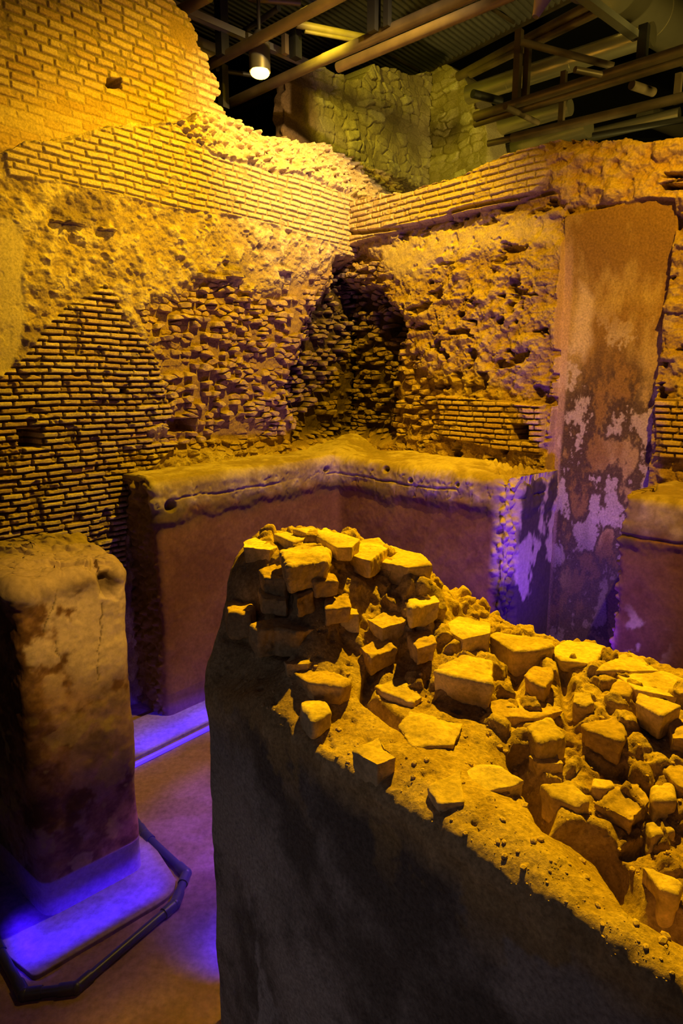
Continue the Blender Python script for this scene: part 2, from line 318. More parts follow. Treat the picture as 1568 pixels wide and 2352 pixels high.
# ================================================================== right wall with plastered recess
WR = WC + .1 * nR * 0
dN = -dR                                      # direction from the corner towards the viewer
def rw_uv(x, y): p = pl(x, y, WR, nR); return (p - WR) @ dN, p[2]
U_CH0 = rw_uv(1268, 800)[0]; U_CH1 = rw_uv(1512, 800)[0]
def build_right():
    RWTOP = [(790, 480), (838, 457), (930, 452), (985, 436), (1030, 424), (1080, 404), (1130, 383), (1180, 358), (1210, 346), (1250, 336), (1290, 322), (1330, 324), (1370, 332), (1410, 322), (1450, 318), (1480, 330), (1520, 326), (1568, 326), (1700, 330)]
    u = axis([(-.35, U_CH0 - .04, .0065), (U_CH0 - .04, U_CH0 + .04, .003), (U_CH0 + .04, 5.2, .0075)]); zz = axis([(0, 2.2, .012), (2.2, 5.7, .0048)])
    t = top_uv(RWTOP, rw_uv)
    top = np.interp(u, t[:, 0], t[:, 1]) + .035 * fbm(np.stack([u, 0 * u, 0 * u], -1), 7, 4, 15) + .015
    Z0 = np.repeat(zz[None], len(u), 0); Z = np.minimum(Z0, top[:, None]); U = np.repeat(u[:, None], len(zz), 1); over = Z0 > top[:, None]
    k = np.cumsum(over, 1) * .0048
    P = WR + U[..., None] * dN + Z[..., None] * np.array([0, 0, 1.]); x, y = proj(P); Pn = np.stack([U, Z, 0 * U + 9], -1)
    w1 = fbm(Pn, 2.2, 4, 111); w2 = fbm(Pn, 2.2, 4, 131); xw = x + 20 * w1; yw = y + 14 * w2
    hi = fbm(Pn, 14, 5, 151); big = fbm(Pn, 3, 4, 152)
    Uw = U + .03 * fbm(Pn, 7, 3, 141); Zw = Z + .022 * fbm(Pn, 6, 3, 142)
    band = ss(-2, 5, sdpoly(xw, y + 4 * w2, [(760, 440), (930, 440), (1040, 410), (1150, 360), (1260, 330), (1280, 360), (1250, 420), (1230, 448), (1170, 470), (1090, 492), (1040, 500), (1030, 512), (950, 528), (890, 540), (840, 556), (760, 600)]))
    seam = ss(7, 2, abs(y - np.interp(x, [838, 950, 1030, 1045, 1100, 1180, 1260], [536, 522, 505, 490, 476, 458, 440]) + 5 * w1)) * (x < 1290)
    pat = ss(-2, 3, sdpoly(x + 5 * w1, y + 3 * w2, [(1000, 905), (1240, 932), (1246, 990), (1240, 1045), (1130, 1030), (1005, 1000), (1012, 950)]))
    pat2 = ss(-2, 3, sdpoly(x + 8 * w1, y + 4 * w2, [(1500, 915), (1720, 920), (1720, 1060), (1500, 1050), (1505, 985)]))
    pat3 = ss(-2, 3, sdpoly(x + 3 * w1, y + 2 * w2, [(1522, 405), (1600, 395), (1600, 425), (1524, 432)]))
    rub = ss(-25, 25, sdpoly(xw, yw, [(560, 590), (870, 590), (880, 680), (920, 760), (960, 850), (1000, 900), (1020, 1000), (560, 1040)]))
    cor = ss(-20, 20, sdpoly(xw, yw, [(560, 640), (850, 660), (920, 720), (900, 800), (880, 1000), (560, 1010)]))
    smooth = ss(-20, 30, sdpoly(xw, yw, [(850, 560), (960, 530), (1270, 480), (1290, 560), (1160, 570), (1040, 600), (950, 650), (880, 640)]))
    F1, F2, wid = worley((U + .06 * w1) / .20, (Z + .05 * w2) / .12, 161); wid = wid * ss(.3, .5, (wid * 9.7) % 1)
    lump = ss(.75, .1, F1) * (wid - .15); pits = ss(.22, .42, fbm(Pn * np.array([1, 1.5, 1]), 6, 4, 177))
    D = -.03 + .055 * big + .042 * hi + .06 * lump - .11 * pits
    D = mx(D, -.02 + .012 * big + .012 * hi - .02 * ss(.3, .5, fbm(Pn, 9, 3, 178)), smooth)
    Fa, Fb, r2 = worley((U + .05 * fbm(Pn, 4, 4, 43)) / .12, (Z + .03 * fbm(Pn, 4, 4, 44)) / .058, 123); r2 = (r2 * 7.31) % 1; kr = ss(.05, .24, Fb - Fa) * ss(.35, .45, (r2 * 3.7) % 1)
    D = mx(D, -.13 + .04 * big + .02 * hi + .07 * kr * (.5 + r2) - .26 * cor, rub)
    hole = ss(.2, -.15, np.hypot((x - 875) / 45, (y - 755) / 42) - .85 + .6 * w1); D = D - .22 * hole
    kt, t1, t2, _, _ = bricks(U, Z - .0 * U + .01 * big, .063, .215, .007, .009, 219)
    D = mx(D, .06 + .018 * kt + .012 * (t2 - .5) + .006 * hi + .015 * big, band)
    D = D - .07 * seam
    core = ss(-10, 20, sdpoly(xw, yw, [(1240, 340), (1800, 300), (1800, 480), (1270, 480)])); D = mx(D, .015 + .07 * big + .045 * hi + .05 * lump, core)
    kb, h1, h2, _, _ = bricks(U, Z + .006 * big, .056, .19, .010, .007, 207)
    pb = np.maximum(pat, np.maximum(pat2, pat3)); D = mx(D, .01 + .03 * kb + .008 * (h2 - .5) + .004 * hi, pb)
    for (hx, hy, hw, hh) in [(1196, 994, 18, 16), (1552, 432, 30, 7), (1560, 405, 30, 6)]:
        s = ss(1.2, .75, np.maximum(abs(x + 4 * w1 - hx) / hw, abs(y + 4 * w2 - hy) / hh)); D = mx(D, -.28, s)
    # the recess: plastered, flush at its top
    ztop = np.interp(x, [1280, 1300, 1400, 1500, 1530], [500, 485, 462, 448, 450])
    a = U_CH0 + .035 * ss(3.9, 4.7, Z) + .012 * fbm(Pn, 3, 3, 61) ; b = U_CH1 + .010 * fbm(Pn, 3, 3, 62) + .03 * ss(3.4, 4.6, Z)
    inn = ss(-.004, .004, U - a) * ss(.004, -.004, U - b) * (Z < 4.82)
    dep = .17 * ss(4.8, 3.9, Z) - .01
    Dc = -dep + .006 * big + .002 * hi + .02 * ss(.10, 0, U - a) * ss(4.6, 3.8, Z) * 0
    topblend = ss(6, 14, y - ztop - 10 * w1)
    D = mx(D, Dc, inn * topblend)
    fold = over.astype(float); kk = np.minimum(k, .45)
    P = P + D[..., None] * nR - (kk * fold)[..., None] * nR
    P[..., 2] += fold * .03 * fbm(np.stack([U, kk, 0 * U], -1), 9, 4, 191)
    col = mix(DIRT_SHADE * .95, MORT * 1.1, ss(-.2, .4, hi + .3 * big))
    col = mix(col, PALE * .95, smooth); cr = mix(DIRT_SHADE * .8, mix(BRICK_A * .9, BRICK_B * .9, r2), kr); cr = mix(cr, DIRT_SHADE * .14, .93 * cor * (1 - .5 * kr)); col = mix(col, cr, rub)  # cor term darkens the rubble as painted shade in the corner recess
    col = mix(col, DIRT_SHADE * .2, hole * .7)
    col = mix(col, mix(MORT, mix(BRICK_B * .95, PALE, t2), kt), band); col = mix(col, DIRT_SHADE, seam * .6)
    col = mix(col, mix(DIRT_SHADE * 1.2, MORT * 1.25, ss(-.3, .3, hi)), core)
    col = mix(col, mix(DIRT_SHADE * .5, mix(BRICK_A, BRICK_B, h2), kb), pb)
    # plaster staining of the recess
    st = fbm(Pn * np.array([1.6, .7, 1]), 2.2, 6, 301, .6); st2 = fbm(Pn * np.array([1.3, .8, 1]), 4.5, 6, 305, .6)
    cp = mix(np.array([.30, .18, .06]), np.array([.48, .35, .15]), ss(-.2, .2, st + .3 * st2))
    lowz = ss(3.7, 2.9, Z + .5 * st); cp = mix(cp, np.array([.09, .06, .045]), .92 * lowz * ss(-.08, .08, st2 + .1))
    pale = ss(.08, .16, st2 - .05 * ss(3.5, 4.5, Z)) * ss(3.9, 3.3, Z + .3 * st) ; cp = mix(cp, np.array([.66, .56, .50]), .75 * pale)
    lime = ss(-8, 14, sdpoly(x + 25 * w1, y + 25 * w2, [(1305, 640), (1345, 680), (1352, 780), (1330, 820), (1300, 790)])); cp = mix(cp, PALE * 1.05, .8 * lime)
    left = ss(.10, .06, U - a); cp = mix(cp, np.array([.58, .40, .33]), .65 * left * ss(4.6, 4.2, Z))
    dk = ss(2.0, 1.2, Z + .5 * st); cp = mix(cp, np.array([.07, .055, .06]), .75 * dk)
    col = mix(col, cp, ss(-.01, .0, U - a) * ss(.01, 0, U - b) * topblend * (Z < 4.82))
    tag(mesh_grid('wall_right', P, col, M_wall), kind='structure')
build_right()

# ================================================================== generic wall body: outline P -> spine Q
def loopline(pts, step, closed=False, r=0):
    pts = [np.array(p, float)[:2] for p in pts]
    if r:
        out = []; n = len(pts)
        for i in range(n):
            if not closed and i in (0, n - 1): out.append(pts[i]); continue
            a, b, c = pts[i - 1], pts[i], pts[(i + 1) % n]; ri = r[i] if isinstance(r, (list, tuple)) else r
            p0 = b + (a - b) / np.linalg.norm(a - b) * ri; p1 = b + (c - b) / np.linalg.norm(c - b) * ri
            for tt in np.linspace(0, 1, 7): out.append((1 - tt) ** 2 * p0 + 2 * tt * (1 - tt) * b + tt * tt * p1)
        pts = out
    if closed: pts = pts + [pts[0]]
    pts = np.array(pts); L = np.concatenate([[0], np.cumsum(np.linalg.norm(np.diff(pts, axis=0), axis=1))])
    n = int(L[-1] / step); s = np.linspace(0, L[-1], n + 1)
    if closed: s = s[:-1]
    return np.stack([np.interp(s, L, pts[:, 0]), np.interp(s, L, pts[:, 1])], -1), s
def body(P, Q, topf, z0, nside, nin, r, wrap, zpow=1.0):
    """rows: up the side, over a rounded edge, in to the spine. returns grid, s-row coordinate arrays"""
    n = len(P); dvec = Q - P; dl = np.linalg.norm(dvec, axis=1, keepdims=True); dn = dvec / (dl + 1e-9)
    ztE = topf(P[:, 0], P[:, 1]); rr = r if np.ndim(r) else np.full(n, r)
    rows = []
    for t in np.linspace(0, 1, nside, endpoint=False):
        z = z0 + (ztE - rr - z0) * (t ** zpow); rows.append(np.concatenate([P, z[:, None]], 1))
    for t in np.linspace(0, math.pi / 2, 10, endpoint=False):
        d = rr * (1 - math.cos(t)); xy = P + dn * np.minimum(d[:, None], dl * .9); zz = topf(xy[:, 0], xy[:, 1]) - rr + rr * math.sin(t)
        rows.append(np.concatenate([xy, zz[:, None]], 1))
    for t in np.linspace(0, 1, nin):
        d = np.minimum(rr[:, None], dl * .9); xy = P + dn * (d + (dl - d) * t); rows.append(np.concatenate([xy, topf(xy[:, 0], xy[:, 1])[:, None]], 1))
    return np.stack(rows, 1)

# ================================================================== basin wall (plastered ledge)
eR = lambda s: PC1[:2] + s * dN[:2]
SC2 = np.dot(pl(1163, 1200, PC1, nR) - PC1, dN); SC3 = np.dot(pl(1418, 1250, PC1, nR) - PC1, dN)
def ledge_cols(G, seed, purple=False):
    P = G; x, y = proj(P); hi = fbm(P, 12, 5, seed); big = fbm(P, 2.2, 5, seed + 1); Z = P[..., 2]
    col = mix(np.array([.22, .105, .06]), np.array([.30, .155, .09]), ss(-.3, .3, big + .4 * hi))
    tp = ss(1.98, 2.1, Z + .07 * big + .03 * hi); col = mix(col, mix(MORT, PALE * .95, ss(-.3, .4, hi + big)), tp)
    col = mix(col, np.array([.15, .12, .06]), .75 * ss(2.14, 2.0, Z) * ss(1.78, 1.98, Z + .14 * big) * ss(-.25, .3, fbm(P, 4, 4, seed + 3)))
    return col, hi, big, x, y
def build_ledge():
    tfun = lambda X, Y: 2.31 + .15 * np.clip(np.minimum((PB[:2] @ nL[:2] - (X * nL[0] + Y * nL[1])) / .5, (PC1[:2] @ nR[:2] - (X * nR[0] + Y * nR[1])) / .75), 0, 1.0)
    Wl = (PB - .62 * nL)[:2]; Wc = (WC - .1 * nL - .1 * nR)[:2]; Wr = eR(SC2) - .85 * nR[:2]
    A, s = loopline([Wl, PB[:2], PC1[:2], eR(SC2), Wr], .011, False, [0, .10, .12, .07, 0])
    la = .6; l1 = np.linalg.norm(PC1[:2] - PB[:2]); l2 = SC2; tot = s[-1]
    Q = np.zeros_like(A)
    for i, si in enumerate(s):
        if si < la: Q[i] = Wl + (si / la) * .02
        elif si < la + l1 - .1: t = (si - la) / (l1 - .1); Q[i] = Wl + t * (Wc - Wl)
        elif si < la + l1 + l2 - .3: t = (si - la - l1 + .1) / (l2 - .2); Q[i] = Wc + min(t, 1) * (Wr - Wc)
        else: Q[i] = Wr
    G = body(A, Q, tfun, 0, 200, 60, .09, False)
    N = grid_normals(G); 
    if (N[len(s) // 4, 50] @ nL) < 0: N = -N
    col, hi, big, x, y = ledge_cols(G, 401)
    Z = G[..., 2]; S2 = np.repeat(s[:, None], G.shape[1], 1); Pn = np.stack([S2, Z, 0 * Z], -1)
    top = ss(2.0, 2.08, Z)
    D = .012 * big * 1.2 + .004 * hi + .022 * ss(1.90, 2.0, Z + .12 * big + .04 * hi) + .03 * big * top + .010 * hi * top
    crk = ss(.012, .0, abs(Z - 2.12 + .05 * fbm(Pn, 3, 5, 9))) * ss(-.1, .1, fbm(Pn, 2, 3, 8)); D = D - .022 * crk
    vc = fbm(Pn * np.array([1, .3, 1]), 7, 4, 19); D = D - .010 * ss(.03, 0, abs(vc)) * ss(1.93, 2.0, Z) * ss(2.3, 2.25, Z)
    for (hx, hy, hr) in [(388, 1162, 13), (948, 1103, 5), (1053, 1113, 4), (886, 1078, 7), (745, 1078, 6)]: D = D - .10 * ss(1.2, .6, np.hypot(x - hx, y - hy) / hr)
    # the rubble core shows at both broken ends
    e1 = ss(.62, .50, S2 + .05 * big); e2 = ss(la + l1 + l2 - .25, la + l1 + l2 - .15, S2 + .05 * big)
    e2r = ss(la + l1 + l2 + .16, la + l1 + l2 + .06, S2 + .05 * big) * e2; end = np.maximum(e1, e2r); F1, F2, wid = worley(S2 / .09 + .3 * hi, Z / .075 + .3 * big, 411)
    D = mx(D, -.05 + .06 * ss(.7, .1, F1) * wid + .05 * hi + .07 * big, end * ss(2.5, 2.3, Z))
    col = mix(col, DIRT_SHADE * .8, e1 * .9); sk = fbm(G * np.array([1, 1, .5]), 5, 5, 419); ce = mix(np.array([.50, .40, .40]), np.array([.07, .05, .06]), ss(-.10, .02, sk + .25 * ss(1.6, 1.0, Z))); col = mix(col, ce, e2 * ss(2.4, 2.2, Z)); col = mix(col, PALE * .9, e2r * ss(1.2, 1.5, Z))
    e3 = ss(-20, 20, sdpoly(x + 15 * big, y + 15 * hi, [(1130, 1040), (1260, 1050), (1260, 1080), (1170, 1110), (1125, 1080)])); F1, F2, wid = worley(G[..., 0] / .08, G[..., 1] / .08, 417)
    D = D + e3 * (-.06 + .10 * ss(.7, .1, F1) * wid + .04 * hi)
    G = G + D[..., None] * N
    o = mesh_grid('plastered_basin_wall', G, col, M_plaster)
    tag(o, 'long L-shaped plastered basin wall with rounded rim below the two brick walls', 'low wall')
    # right piece
    A0 = eR(SC3); E = eR(5.6)
    A, s = loopline([A0 - .85 * nR[:2], A0, E, E - .85 * nR[:2]], .011, False, [0, .06, .1, 0])
    Q = np.array([A0 - .86 * nR[:2] + dN[:2] * np.clip(si - .85, 0, 5.6 - SC3) for si in s])
    G = body(A, Q, tfun, 0, 180, 40, .07, False); N = grid_normals(G)
    if (N[len(s) // 2, 50] @ nR) < 0: N = -N
    col, hi, big, x, y = ledge_cols(G, 431); Z = G[..., 2]; S2 = np.repeat(s[:, None], G.shape[1], 1)
    top = ss(2.0, 2.08, Z); end = ss(.92, .78, S2 + .05 * big); F1, F2, wid = worley(S2 / .08 + .3 * hi, Z / .07 + .3 * big, 441)
    D = .012 * big + .004 * hi + .022 * ss(1.90, 2.0, Z + .12 * big + .04 * hi) + .03 * big * top - .03 * ss(.012, 0, abs(Z - 2.0 + .05 * big))
    for (hx, hy, hr) in [(1500, 1122, 8)]: D = D - .10 * ss(1.2, .6, np.hypot(x - hx, y - hy) / hr)
    D = mx(D, -.05 + .07 * ss(.7, .1, F1) * wid + .05 * hi + .06 * big, end * ss(2.5, 2.3, Z))
    col = mix(col, MORT * 1.2, end * .8)
    pale = ss(.15, .3, fbm(G, 7, 4, 451)) * ss(20, -40, np.hypot(x - 1475, (y - 1470) * .7) - 60); col = mix(col, PALE * 1.1, pale)
    G = G + D[..., None] * N
    tag(mesh_grid('plastered_basin_wall', G, col, M_plaster), 'shorter plastered basin wall right of the narrow gap, under the small brick patch', 'low wall')
build_ledge()

# ================================================================== floor, slabs, water
def build_floor():
    xs = axis([(-4.6, 4.6, .03)]); ys = axis([(-1.5, 9.5, .03)]); X, Y = np.meshgrid(xs, ys, indexing='ij')
    P = np.stack([X, Y, 0 * X], -1); n = fbm(P, 1.5, 5, 501); h = fbm(P, 8, 4, 502)
    P[..., 2] = .010 * n + .004 * h
    col = mix(np.array([.24, .12, .16]), np.array([.42, .24, .32]), ss(-.3, .35, n + .3 * h)); col = mix(col, np.array([.28, .17, .13]), .6 * ss(.15, .35, fbm(P, 3, 5, 505)))
    tag(mesh_grid('floor', P, col, M_floor), kind='structure')
build_floor()
PIL = [np.array([-1.76, 3.28]), np.array([-1.31, 3.70]), np.array([-1.90, 4.62]), np.array([-2.55, 3.93])]
def slab(name, pts, r, h, label, closed=True):
    A, s = loopline(pts, .02, True, r); c = A.mean(0); Q = np.repeat(c[None], len(A), 0)
    G = body(A, Q, lambda X, Y: 0 * X + h, -.02, 5, 30, .008, True); n = fbm(G, 2, 4, 511); G[..., 2] += .004 * n
    col = mix(np.array([.28, .18, .22]), np.array([.42, .30, .36]), ss(-.3, .3, n))
    return tag(mesh_grid(name, G, col, M_floor, wrap=True), label, 'slab')
slab('pavement_slab', [(-1.66, 2.90), (-1.01, 3.52), (-1.38, 4.02), (-1.95, 4.95), (-2.9, 4.2), (-2.05, 3.15)], [.04, .16, .1, .1, .1, .06], .03, 'thin rounded pavement slab around the foot of the left pillar')
slab('pavement_slab', [PB[:2] + .36 * nL[:2] - .9 * dL[:2], PB[:2] + .36 * nL[:2] + 2.2 * dL[:2], PB[:2] - .2 * nL[:2] + 2.4 * dL[:2], PB[:2] - .2 * nL[:2] - .9 * dL[:2]], .03, .03, 'narrow pavement slab along the foot of the far basin wall')

def build_water():
    me = bpy.data.meshes.new('water_surface'); xs = (-4.5, 4.5); ys = (-1.4, 9.0)
    me.from_pydata([(xs[0], ys[0], .25), (xs[1], ys[0], .25), (xs[1], ys[1], .25), (xs[0], ys[1], .25)], [], [(0, 1, 2, 3)])
    m = bpy.data.materials.new('still_water'); m.use_nodes = True; N = m.node_tree.nodes; L = m.node_tree.links; N.clear()
    out = N.new('ShaderNodeOutputMaterial'); mixn = N.new('ShaderNodeMixShader'); tr = N.new('ShaderNodeBsdfTransparent'); gl = N.new('ShaderNodeBsdfGlossy')
    fr = N.new('ShaderNodeFresnel'); fr.inputs[0].default_value = 1.33; gl.inputs['Roughness'].default_value = .03; tr.inputs[0].default_value = (.9, .93, .97, 1)
    L.new(fr.outputs[0], mixn.inputs[0]); L.new(tr.outputs[0], mixn.inputs[1]); L.new(gl.outputs[0], mixn.inputs[2]); L.new(mixn.outputs[0], out.inputs[0])
    me.materials.append(m); o = bpy.data.objects.new('water_surface', me); S.collection.objects.link(o)
    tag(o, 'shallow clear still water covering the floor around the ruins', 'water', kind='stuff')
build_water()

# ================================================================== left pillar
def build_pillar():
    A, s = loopline(PIL, .0085, True, [.09, .07, .08, .08])
    c = np.mean(PIL, 0); ax = (np.array(PIL[2]) + PIL[3] - PIL[0] - PIL[1]); ax /= np.linalg.norm(ax)
    Q = c + ((A - c) @ ax)[:, None] * ax * .55
    def tf(X, Y):
        P = np.stack([X, Y, 0 * X], -1); return 2.09 + .05 * fbm(P, 3, 4, 601) + .03 * np.abs(fbm(P * np.array([1, 2.2, 1]), 5, 4, 602))
    G = body(A, Q, tf, 0, 260, 70, .07, True); N = grid_normals(G, True)
    mid = len(A) // 8
    if N[mid, 60] @ np.array([.68, -.73, 0]) < 0: N = -N
    x, y = proj(G); hi = fbm(G, 10, 5, 611); big = fbm(G, 2.2, 5, 612, .6); Z = G[..., 2]; b2 = fbm(G, 4.5, 6, 613, .7)
    side = ss(2.1, 1.95, Z)
    D = .035 * big * side * ss(.3, .8, Z) + .005 * hi + .02 * b2 * (1 - side)
    D = D + .03 * fbm(G, 6, 4, 614) * ss(1.7, 2.0, Z)
    layers = ss(-.1, .1, fbm(G * np.array([1, 1.6, 0]), 5, 3, 618)); D = D + .035 * layers * (1 - side)
    cav = ss(-8, 14, sdpoly(x + 10 * b2, y + 10 * hi, [(222, 1318), (258, 1312), (268, 1350), (262, 1372), (232, 1365)])); D = D - .09 * cav
    sp = ss(1.3, .7, np.hypot(x - 215, y - 1304) / 9); D = D - .05 * sp
    crk = 0 * x
    for ln in ([(138, 1300), (130, 1340), (122, 1400), (98, 1455)], [(235, 1385), (230, 1430), (226, 1480), (224, 1560)], [(134, 1470), (139, 1530)], [(196, 1300), (190, 1330)]): crk = np.maximum(crk, ss(2.2, .6, sdline(x + 14 * b2 + 9 * hi, y, ln)) * (y < 1600))
    D = D - .008 * crk
    col = mix(np.array([.15, .075, .03]), np.array([.42, .24, .11]), ss(-.25, .3, b2))
    up = ss(1.35, 1.75, Z + .35 * big)
    pale = ss(.0, .14, big + .4 * b2 + .15 * up); col = mix(col, np.array([.66, .52, .40]), (.22 + .75 * up) * pale)
    col = mix(col, np.array([.50, .38, .12]), .8 * ss(.24, .32, fbm(G, 7, 4, 617)) * ss(1.5, 1.0, Z))
    col = mix(col, DIRT_SHADE * .3, .8 * crk); col = mix(col, np.array([.14, .09, .05]), .6 * ss(.12, .35, fbm(G, 3.1, 5, 621)) * (1 - up))
    col = mix(col, MORT * 1.15, 1 - side); col = mix(col, DIRT_SHADE * .3, .8 * cav)
    wet = ss(.262, .252, Z); col = mix(col, np.array([.50, .38, .42]), wet)
    G = G + D[..., None] * N
    o = mesh_grid('plastered_pillar', G, col, M_plaster, wrap=True)
    tag(o, 'stained brown plastered pillar with broken top standing in the water at left', 'pillar')
build_pillar()

# ================================================================== foreground ruined wall
FC = at(462, 1515, 2.1)[:2]                   # front corner of its end
FEND = FC - nR[:2] * 1.12
CP = [(470, 1515, 2.08), (560, 1592, 2.08), (680, 1682, 2.08), (800, 1792, 2.06), (950, 1915, 2.05), (1150, 2012, 2.07), (1350, 2140, 2.07), (1568, 2270, 2.07),
      (600, 1560, 2.12), (750, 1620, 2.12), (900, 1740, 2.12), (1050, 1850, 2.12), (1250, 1960, 2.12), (1450, 2100, 2.1), (640, 1530, 2.13), (540, 1500, 2.11),
      (560, 1420, 2.24), (640, 1430, 2.29), (700, 1430, 2.32), (640, 1350, 2.38), (800, 1430, 2.28), (740, 1345, 2.42), (880, 1430, 2.27), (900, 1370, 2.33), (560, 1330, 2.40),
      (590, 1262, 2.49), (700, 1240, 2.51), (850, 1285, 2.47), (950, 1305, 2.46), (790, 1290, 2.48), (1000, 1385, 2.32), (1012, 1450, 2.23),
      (900, 1580, 2.12), (1080, 1540, 2.17), (1080, 1450, 2.17), (1200, 1500, 2.15), (1320, 1500, 2.15), (1450, 1520, 2.15), (1568, 1600, 2.15), (1250, 1600, 2.10), (1400, 1650, 2.10),
      (1000, 1660, 2.12), (1150, 1700, 2.09), (1400, 1780, 2.04), (1500, 1850, 2.01), (1530, 2000, 1.95), (1320, 1870, 2.05), (1240, 1850, 2.00), (1400, 2000, 1.94), (1540, 2120, 1.92)]
CPW = np.array([at(*c) for c in CP])
extra = np.array([[1.6, .9, 2.0], [1.3, .3, 2.05], [1.9, .3, 2.0], [2.4, -.2, 2.0], [1.9, -.5, 2.0], [2.3, .9, 2.1], [.55, 3.3, 2.12], [.35, 3.25, 2.2], [2.0, 1.6, 2.15]])
CPW = np.concatenate([CPW, extra])
def tps(P):
    K = lambda r: np.where(r > 1e-9, r * r * np.log(r + 1e-12), 0)
    n = len(P); d = np.linalg.norm(P[:, None, :2] - P[None, :, :2], axis=-1); A = np.zeros((n + 3, n + 3)); A[:n, :n] = K(d) + np.eye(n) * .004
    A[:n, n] = 1; A[:n, n + 1:] = P[:, :2]; A[n:, :n] = A[:n, n:].T
    w = np.linalg.solve(A, np.concatenate([P[:, 2], [0, 0, 0]]))
    def f(X, Y):
        r = w[n] + w[n + 1] * X + w[n + 2] * Y
        for i in range(n): r = r + w[i] * K(np.hypot(X - P[i, 0], Y - P[i, 1]))
        return np.clip(r, 1.85, 2.56)
    return f
FGH = tps(CPW)
CREV = [(1195, 1745), (1215, 1790), (1235, 1840), (1265, 1885), (1330, 1915), (1390, 1965), (1440, 2040), (1470, 2085), (1540, 2120), (1600, 2160)]
def build_fg():
    Lw = 3.4; c0 = FC; c1 = FC + dN[:2] * Lw; c2 = c1 - nR[:2] * 1.19; c3 = FC - nR[:2] * 1.19
    c3 = c3 - dN[:2] * .32; c4 = FC - nR[:2] * .42 - dN[:2] * .30; c5 = FC - nR[:2] * .16 - dN[:2] * .07
    c0b = FC + dN[:2] * .60 + nR[:2] * .055; c1 = c1 + nR[:2] * .07
    A, s = loopline([c0, c0b, c1, c2, c3, c4, c5], .0068, True, [.05, .25, .1, .05, .12, .12, .03])
    # end face bulges out a little behind the corner
    sp0 = (c0 + c3) / 2 + dN[:2] * .55; sp1 = (c1 + c2) / 2 - dN[:2] * .5
    t = np.clip(((A - sp0) @ dN[:2]) / np.linalg.norm(sp1 - sp0), 0, 1); Q = sp0 + t[:, None] * (sp1 - sp0)
    G = body(A, Q, FGH, 0, 150, 105, .035, True, .75); N = grid_normals(G, True)
    k = int(1.5 / .0068)
    if N[k, 60] @ nR < 0: N = -N
    x, y = proj(G); Z = G[..., 2]; hi = fbm(G, 16, 5, 701, .6); big = fbm(G, 4, 4, 702); mid = fbm(G, 9, 4, 703)
    depth = .05 - ((G[..., :2] - FC) @ nR[:2])
    tops = ss(.0, .05, depth) * ss(1.8, 1.95, Z)
    F1, F2, wid = worley(G[..., 0] / .075 + .4 * mid, G[..., 1] / .075 + .4 * big, 711)
    inner = ss(.32, .50, depth + .15 * big)
    D = tops * (.010 * big + .008 * mid + .006 * hi)
    D = D + tops * inner * (.060 * ss(.04, .30, F2 - F1) * (wid - .3) + .035 * mid + .020 * hi)
    cd = sdline(x, y, CREV); D = D - tops * .09 * ss(34, 6, cd)
    for ln, dp in [([(1430, 1770), (1490, 1850), (1500, 1930), (1440, 1960)], .06), ([(860, 1530), (840, 1600), (900, 1650), (960, 1680)], .05), ([(1140, 1500), (1190, 1540), (1190, 1590)], .05), ([(1290, 1500), (1300, 1600), (1310, 1640)], .045), ([(650, 1500), (590, 1480), (520, 1460)], .03)]:
        D = D - tops * dp * ss(20, 4, sdline(x, y, ln))
    pits = ss(.33, .5, fbm(G, 26, 3, 721)); D = D - tops * .010 * pits
    D = D + (1 - tops) * (.018 * big * ss(.2, .9, Z) + .003 * hi)
    rough_edge = ss(1.85, 2.0, Z) * (1 - tops); D = D + rough_edge * (.02 * mid + .008 * hi)
    G = G + D[..., None] * N
    col = mix(np.array([.48, .33, .16]), np.array([.66, .48, .26]), ss(-.3, .35, mid + .6 * hi)); col = mix(col, np.array([.36, .22, .10]), .6 * ss(.1, .4, fbm(G, 5, 4, 731)) * inner)
    cs = mix(np.array([.15, .125, .115]), np.array([.42, .37, .36]), ss(-.3, .3, fbm(G, 2.0, 6, 733, .6) + .2 * hi)); cs = mix(cs, np.array([.72, .68, .72]), .75 * ss(.08, .2, fbm(G * np.array([1, 1, .6]), 4, 6, 735, .6)) * ss(1.5, .9, Z) * ss(.9, .1, -((G[..., :2] - FC) @ dR[:2]))); cs = mix(cs, np.array([.42, .29, .14]), ss(.1, .25, fbm(G, 9, 5, 737)) * ss(1.75, 2.0, Z))
    col = mix(cs, col, np.maximum(tops, ss(1.93, 2.03, Z + .03 * mid)))
    o = mesh_grid('ruined_wall', G, col, M_rub, wrap=True)
    tag(o, 'thick foreground ruined wall with grey plastered side and crumbling rubble top', 'ruined wall')
    return o
from mathutils.bvhtree import BVHTree
FGO = build_fg(); BV = BVHTree.FromObject(FGO, bpy.context.evaluated_depsgraph_get())

